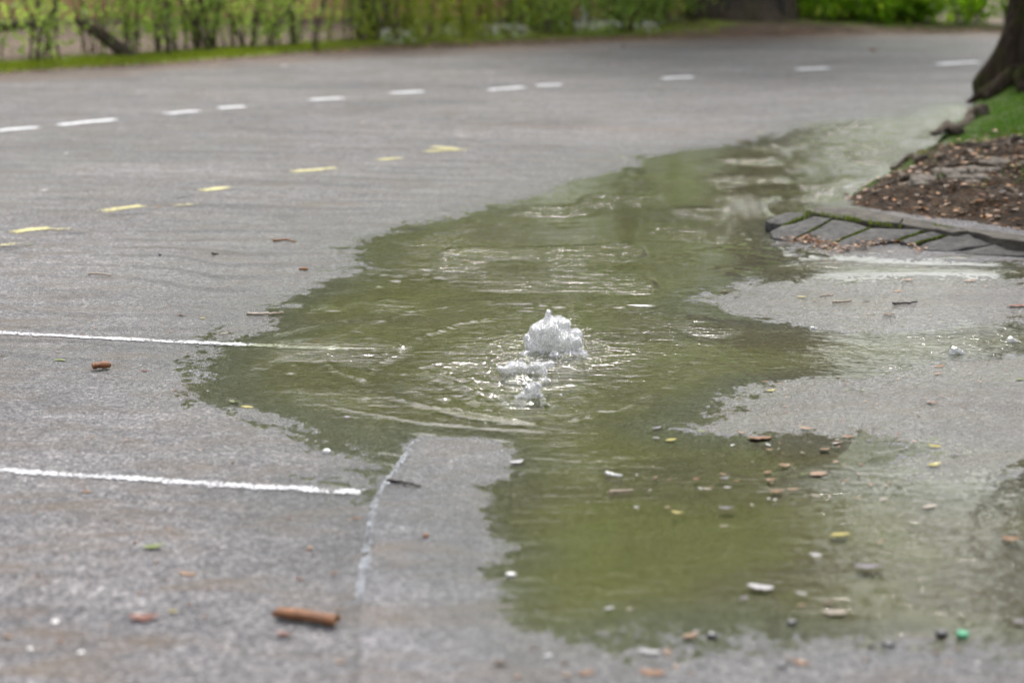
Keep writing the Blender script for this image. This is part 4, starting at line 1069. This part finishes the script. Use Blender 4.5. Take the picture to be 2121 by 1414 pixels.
# named leaves
for u, v, wpx, c, lb in [
        (1575, 276, 24, 'yellow', 'yellow leaf on the asphalt at the far shore of the puddle'), (1290, 328, 15, 'yellow', 'small yellow leaf standing at the far left shore'),
        (420, 662, 13, 'yellow', 'yellow-orange leaf above the upper stall line'), (376, 656, 18, 'rust', 'red-brown leaf above the upper stall line'), (270, 704, 14, 'orange', 'orange leaf on the upper stall line'), (198, 686, 11, 'orange', 'small orange leaf just above the upper stall line'),
        (172, 699, 13, 'rust', 'rusty scrap at the upper stall line, left of the orange leaf'), (299, 673, 10, 'orange', 'small orange scrap above the orange leaf on the line'), (465, 692, 20, 'pale', 'pale leaf in the shallow water above the upper stall line'),
        (485, 834, 26, 'green', 'pale green leaf at the lower left shore of the puddle'), (512, 843, 28, 'yellow', 'yellow-brown leaf beside the pale green leaf on the shore'), (125, 751, 28, 'green', 'pale green blade left of the short bark roll'), (265, 458, 10, 'peach', 'pale orange leaf beside the second dark blot'),
        (62, 515, 22, 'green', 'green-brown leaf below the first yellow dash'), (328, 436, 15, 'orange', 'orange scrap right of the second yellow dash'), (362, 810, 14, 'rust', 'rust-red leaf right of the short bark roll'), (300, 770, 18, 'rust', 'rust-brown strip between bark roll and puddle'),
        (590, 143, 22, 'white', 'white scrap on the far road near the verge'), (428, 202, 14, 'white', 'small white scrap among the white dashes'), (138, 327, 15, 'white', 'white scrap on the asphalt below the second white dash'), (92, 403, 18, 'white', 'white scrap above the second yellow dash'),
        (445, 140, 18, 'yellow', 'yellow leaf at the foot of the far verge'),
        (1390, 911, 27, 'yellow', 'round yellow-white leaf floating below the wet strip'), (1572, 908, 62, 'orange', 'large ragged orange leaf floating below the wet strip'), (1536, 898, 18, 'peach', 'peach leaf touching the large ragged orange one'), (1452, 895, 20, 'green', 'pale green leaf between round yellow leaf and ragged orange leaf'),
        (1936, 925, 30, 'yellow', 'yellow-orange leaf floating at the right'), (1893, 916, 15, 'orange', 'small orange leaf left of the floating yellow-orange one'), (1980, 944, 26, 'mauve', 'dark curled leaf floating right of the yellow-orange one'), (1935, 966, 34, 'yellow', 'long pale yellow leaf at the tongue of asphalt'),
        (1735, 917, 20, 'orange', 'orange leaf in the dark water under the wet strip'), (1708, 932, 28, 'peach', 'peach-brown leaf in the dark water'), (1755, 905, 28, 'orange', 'thin orange leaf at the edge of the wet strip'), (1625, 965, 30, 'orange', 'orange leaf upper of two over the brown reflection'), (1590, 978, 22, 'orange', 'orange leaf left of the pair over the brown reflection'), (1597, 995, 26, 'orange', 'lower orange leaf over the brown reflection'),
        (1665, 982, 20, 'green', 'greenish leaf at the top of the brown reflection'), (1695, 981, 48, 'peach', 'long pinkish leaf right of the greenish one'), (1610, 1019, 34, 'orange', 'long orange leaf above the brown reflection'), (1643, 1015, 26, 'peach', 'peach leaf beside the long orange one above the brown reflection'), (1690, 1027, 22, 'pale', 'pale leaf at the upper right of the brown reflection'), (1752, 996, 16, 'orange', 'orange leaf at the tip of the asphalt tongue'),
        (1442, 992, 20, 'orange', 'orange leaf left of the cluster in the green water'), (1500, 992, 24, 'mauve', 'dark and orange leaf in the green water'), (1507, 1010, 17, 'white', 'whitish leaf below the dark one in the green water'), (1465, 1013, 20, 'pale', 'pale leaf in the green water left of the whitish one'), (1403, 1063, 28, 'yellow', 'yellow and orange leaf alone in the green water'),
        (1505, 1054, 36, 'mauve', 'mauve curled leaf in the green water'), (1500, 1090, 22, 'pale', 'faint peach leaf below the mauve curled one'), (1740, 1107, 46, 'yellow', 'pale yellow leaf on the brown reflection'), (1575, 1216, 60, 'white', 'long white leaf floating at the lower middle'), (1660, 1230, 24, 'white', 'white scrap right of the long white leaf'), (1798, 1176, 62, 'mauve', 'large mauve-white curled leaf floating near the white reflection'),
        (1728, 1268, 58, 'pale', 'pale leaf with an upturned brown end at the near shore'), (1718, 1250, 30, 'brown', 'brown upturned leaf end above the pale one at the near shore'), (1925, 1049, 40, 'pale', 'pale leaf at the top of the white reflection'), (1830, 1034, 24, 'pale', 'pale peach leaf left of the white reflection'), (1822, 1122, 22, 'orange', 'faint orange leaf at the right end of the brown reflection'),
        (1540, 1240, 26, 'mauve', 'dull scrap in the water under the long white leaf'), (1660, 1254, 18, 'peach', 'faint pink scrap in the water below the white one'), (2095, 1118, 44, 'orange', 'orange leaf at the right edge in the white reflection'), (2110, 1290, 40, 'mauve', 'dark leaf at the lower right edge'), (1690, 1150, 26, 'white', 'faint white scrap on the brown reflection'),
        (1262, 1260, 24, 'white', 'white scrap in the near shallow water'), (1305, 1262, 18, 'pale', 'small pale scrap beside the white one in the near shallow water'), (1360, 888, 26, 'mauve', 'grey leaf scrap at the tip of the wet strip'), (1070, 959, 36, 'white', 'white sliver floating right of the paving strip'), (720, 864, 16, 'white', 'white scrap floating off the lower left shore'), (740, 1076, 26, 'orange', 'orange scrap beside the old paving edge'), (600, 1076, 14, 'rust', 'small red scrap right of the lower stall line'),
        (1795, 628, 16, 'brown', 'brown leaf roll on the wet strip'), (1526, 617, 16, 'brown', 'brown scrap at the left tip of the wet strip'), (1660, 618, 22, 'yellow', 'yellow leaf standing on the wet strip'), (2008, 584, 30, 'orange', 'orange leaf at the right on the wet strip'), (2105, 636, 52, 'rust', 'ragged red-brown leaf at the right edge of the wet strip'), (1985, 537, 14, 'orange', 'orange leaf on the flow below the paving blocks'), (1922, 649, 12, 'orange', 'small orange scrap on the wet strip'), (1840, 655, 30, 'orange', 'long faint orange leaf on the wet strip'), (1860, 606, 24, 'peach', 'peach scrap in the middle of the wet strip'), (1880, 583, 26, 'peach', 'thin peach scrap at the upper edge of the wet strip'),
        (1585, 791, 14, 'orange', 'bright orange leaf at the left tip of the lower wet strip'), (1615, 796, 14, 'orange', 'orange leaf beside the bright one at the tip of the lower wet strip'), (1597, 811, 24, 'yellow', 'yellow-green sliver at the tip of the lower wet strip'), (1942, 776, 22, 'orange', 'orange leaf on the lower wet strip'), (1945, 760, 26, 'orange', 'long faint orange leaf on the lower wet strip'), (1785, 812, 14, 'green', 'green scrap in the middle of the lower wet strip'), (2110, 790, 26, 'green', 'green scrap at the right on the lower wet strip'), (1930, 840, 26, 'orange', 'orange scrap in the middle of the lower wet strip'), (1670, 890, 34, 'peach', 'long peach leaf at the lower edge of the wet strip'),
        (1036, 1380, 40, 'brown', 'brown curled leaf standing at the bottom edge'), (1214, 1398, 40, 'orange', 'orange-brown leaf at the bottom edge'), (1430, 1318, 40, 'peach', 'pale orange scrap on the near shore'), (1660, 1374, 40, 'orange', 'faint orange scrap at the bottom edge'), (1350, 1396, 60, 'orange', 'ragged orange leaf at the bottom edge'), (1345, 1352, 50, 'white', 'whitish scrap on the near asphalt'),
        (300, 1290, 70, 'rust', 'long rust-brown strip in the left foreground'), (360, 1276, 24, 'yellow', 'small yellow scrap in the left foreground'), (320, 1140, 50, 'green', 'faint green-yellow blade in the left foreground'), (390, 1196, 44, 'peach', 'faint peach scrap in the left foreground'), (620, 1203, 20, 'rust', 'small red scrap left of the paving edge'), (590, 1322, 40, 'rust', 'dull red strip below the long bark piece'), (180, 1025, 24, 'orange', 'orange scrap below the lower stall line'), (20, 1330, 26, 'peach', 'pale orange scrap at the lower left edge'), (126, 1338, 20, 'orange', 'orange scrap near the lower left corner'), (226, 1330, 18, 'brown', 'small brown scrap in the lower left foreground'), (705, 1378, 26, 'peach', 'peach scrap in the joint at the bottom')]:
    flat = {'mauve': 1, 'brown': 1}.get(c)
    leaf(u, v, wpx, c, lb, var=flat)
# many small look-alike scraps
def scraps(n, poly, cols, wpx, label, group, seed):
    r = random.Random(seed); us = [p[0] for p in poly]; vs = [p[1] for p in poly]; k = 0
    pa = [tuple(p) for p in poly]
    while k < n:
        u, v = r.uniform(min(us), max(us)), r.uniform(min(vs), max(vs))
        if sdf(np.array([u]), np.array([v]), pa)[0] > 0: continue
        c = r.choice(cols); cn = {'rust': 'rust-red', 'white': 'whitish'}.get(c, c)
        leaf(u, v, r.uniform(*wpx), c, label.replace('tiny', 'tiny ' + cn).replace('blurred', 'blurred ' + cn).replace('rusty ', ''), group=cn + ' ' + group, name='leaf_scrap', cat='leaf scrap', rot=r.uniform(-3, 3)); k += 1
scraps(34, [(180, 760), (300, 640), (480, 560), (560, 480), (680, 490), (600, 600), (430, 690), (400, 790)], ['rust', 'orange', 'brown'], (5, 12), 'tiny rusty leaf scrap on the wet asphalt at the left shore', 'scraps at the left shore', 1)
scraps(36, [(0, 300), (1100, 300), (1000, 420), (700, 480), (300, 640), (0, 640)], ['orange', 'rust', 'brown', 'peach'], (5, 11), 'tiny leaf scrap on the asphalt around the yellow dashes', 'scraps around the yellow dashes', 2)
scraps(18, [(0, 180), (1000, 130), (1900, 110), (1500, 250), (900, 290), (0, 300)], ['orange', 'peach'], (7, 14), 'tiny leaf scrap on the far road around the white dashes', 'scraps on the far road', 3)
scraps(34, [(1480, 600), (2121, 585), (2121, 655), (1640, 665)], ['orange', 'peach', 'brown'], (4, 11), 'tiny scrap on the wet strip below the paving blocks', 'scraps on the wet strip', 4)
scraps(40, [(1420, 880), (1580, 800), (2121, 750), (2121, 960), (1800, 900)], ['orange', 'peach', 'rust', 'green'], (5, 12), 'tiny scrap on the lower wet strip at the right', 'scraps on the lower wet strip', 5)
scraps(46, [(1300, 900), (1900, 910), (1850, 1040), (1300, 1060)], ['pale', 'white', 'orange', 'peach', 'mauve'], (7, 18), 'tiny leaf scrap floating in the leaf-strewn water at the right', 'scraps floating below the wet strips', 6)
scraps(26, [(20, 1040), (740, 1060), (720, 1400), (20, 1400)], ['orange', 'rust', 'brown', 'peach'], (8, 22), 'blurred leaf scrap on the foreground asphalt at the left', 'scraps in the left foreground', 7)
scraps(24, [(1000, 1340), (2121, 1345), (2121, 1410), (1000, 1410)], ['brown', 'mauve', 'white', 'peach'], (12, 26), 'blurred scrap on the asphalt along the bottom edge', 'scraps along the bottom edge', 8)
scraps(16, [(0, 720), (400, 760), (620, 900), (700, 1000), (0, 970)], ['orange', 'peach', 'brown'], (6, 14), 'tiny leaf scrap on the asphalt between the two stall lines', 'scraps between the stall lines', 9)

# ------------------------------------------------------------------ bubbling water
def spout(name, base, balls, label, seed, vox=.0055):
    """balls: (dx px, up px, depth m, radius px) at the spout's own scale"""
    k = 1.06 / pxm(base[1])
    bm = bmesh.new()
    for dx, up, dy, r in balls:
        bmesh.ops.create_icosphere(bm, subdivisions=2, radius=r * k, matrix=Matrix.Translation((dx * k, dy, up * k)))
    me = bpy.data.meshes.new(name); bm.to_mesh(me); bm.free()
    o = bpy.data.objects.new(name, me); COL.objects.link(o)
    md = o.modifiers.new('r', 'REMESH'); md.mode = 'VOXEL'; md.voxel_size = vox
    ms = o.modifiers.new('s', 'SMOOTH'); ms.iterations = 3; ms.factor = .5
    dg = bpy.context.evaluated_depsgraph_get(); dg.update()
    m2 = bpy.data.meshes.new_from_object(o.evaluated_get(dg))
    o.modifiers.clear(); o.data = m2; bpy.data.meshes.remove(me)
    bm = bmesh.new(); bm.from_mesh(m2); left = set(bm.verts); best = set()
    while left:
        st = [left.pop()]; comp = set(st)
        while st:
            for e in st.pop().link_edges:
                for q in e.verts:
                    if q in left: left.discard(q); comp.add(q); st.append(q)
        if len(comp) > len(best): best = comp
    bmesh.ops.delete(bm, geom=[v for v in bm.verts if v not in best], context='VERTS'); bm.to_mesh(m2); bm.free()
    from mathutils import noise as mn
    nr = [v.normal.copy() for v in m2.vertices]
    for v, n in zip(m2.vertices, nr):
        q = v.co
        d = .009 * mn.noise(q * 26 + Vector((seed, 0, 0))) + .003 * mn.noise(q * 95 + Vector((seed, 4, 0)))
        v.co = q + n * d
    m2.materials.clear(); m2.materials.append(M['froth'])
    for p in m2.polygons: p.use_smooth = True
    o.location = (base[0], base[1], -.012)
    return tag(o, label, 'bubbling water')
def drops(parent, n, spread, hmax, seed, nb=40):
    r = random.Random(seed)
    bm = bmesh.new(); bmesh.ops.create_icosphere(bm, subdivisions=3, radius=1); mb = bpy.data.meshes.new('bubble'); bm.to_mesh(mb); bm.free(); mb.materials.append(M['drop'])
    for p in mb.polygons: p.use_smooth = True
    vs = [v for v in parent.data.vertices if v.co.z > .02]
    for i in range(nb):
        v = r.choice(vs); k = r.uniform(.003, .007)
        o = bpy.data.objects.new('bubble', mb); COL.objects.link(o); o.parent = parent; o.location = v.co + v.normal * k * r.uniform(.1, 1.0); o.scale = (k, k, k * r.uniform(.8, 1.3))
    bm = bmesh.new(); bmesh.ops.create_icosphere(bm, subdivisions=2, radius=1); me = bpy.data.meshes.new('droplet'); bm.to_mesh(me); bm.free(); me.materials.append(M['drop'])
    for p in me.polygons: p.use_smooth = True
    for i in range(n):
        o = bpy.data.objects.new('droplet', me); COL.objects.link(o); o.parent = parent
        a = r.uniform(0, 6.28); d = abs(r.gauss(0, spread)) + .06; s = r.uniform(.0015, .004)
        o.location = (math.cos(a) * d * 1.3, math.sin(a) * d * .8, r.uniform(.004, .008) if r.random() < .75 else r.uniform(.01, hmax)); o.scale = (s * 1.4, s, s * .8)
r_ = random.Random(4)
b1 = [(-14, 30, 0, 36), (-20, 12, -.01, 34), (10, 18, -.01, 34), (36, 20, 0, 20), (38, 8, -.01, 20), (42, 32, 0, 15), (6, 52, .01, 20), (-4, 58, 0, 16), (22, 55, .01, 12), (-9, 80, 0, 6.5), (-10, 72, 0, 7), (-36, 6, 0, 20), (48, 4, 0, 12), (-8, 40, -.02, 26)]
b1 += [(r_.gauss(-5, 28), r_.uniform(2, 40), r_.uniform(-.05, .02), r_.uniform(6, 12)) for _ in range(26)] + [(r_.gauss(0, 42), r_.uniform(-5, 2), r_.uniform(-.10, .05), r_.uniform(7, 13)) for _ in range(64)]
s1 = spout('water_spout', SPOUTS[0][0], b1, 'tall dome of bubbling white water welling up in the puddle', 1)
b2 = [(-25, 12, 0, 20), (-8, 16, 0, 18), (20, 14, 0, 19), (34, 10, .0, 14), (-38, 6, 0, 11), (2, 6, 0, 22)] + [(r_.gauss(0, 26), r_.uniform(0, 26), r_.uniform(-.04, .02), r_.uniform(4, 9)) for _ in range(26)] + [(r_.gauss(0, 34), r_.uniform(-4, 2), r_.uniform(-.08, .04), r_.uniform(5, 10)) for _ in range(44)]
s2 = spout('water_spout', SPOUTS[1][0], b2, 'lower bubbling dome of clear water in front of the tall one', 2, .005)
b3 = [(-2, 30, 0, 13), (6, 18, 0, 14), (-10, 14, 0, 12), (14, 34, 0, 8), (0, 6, 0, 20), (-24, 4, 0, 10), (24, 4, 0, 10)] + [(r_.gauss(0, 20), r_.uniform(0, 22), r_.uniform(-.03, .02), r_.uniform(3, 7)) for _ in range(22)] + [(r_.gauss(0, 28), r_.uniform(-4, 2), r_.uniform(-.07, .04), r_.uniform(4, 8)) for _ in range(40)]
s3 = spout('water_spout', SPOUTS[2][0], b3, 'small splashing dome of water nearest the camera', 3, .0045)
drops(s1, 46, .08, .10, 1, 14); drops(s2, 30, .07, .07, 2, 9); drops(s3, 30, .07, .08, 3, 8)
for u, v, r, lb in [(1977, 730, 15, 'clear bubble dome in the right channel'), (2093, 706, 12, 'clear bubble near the right edge of the channel'), (1684, 680, 8, 'small bubble splash below the wet strip')]:
    x, y, _ = P(u, v)
    bs = [(0, r * .3, 0, r), (r * .9, 0, 0, r * .6), (-r * .8, 0, 0, r * .6)]
    ob = spout('water_bubble', (x, y, 0), bs, lb, 9, .0035); ob.data.materials.clear(); ob.data.materials.append(M['drop'])
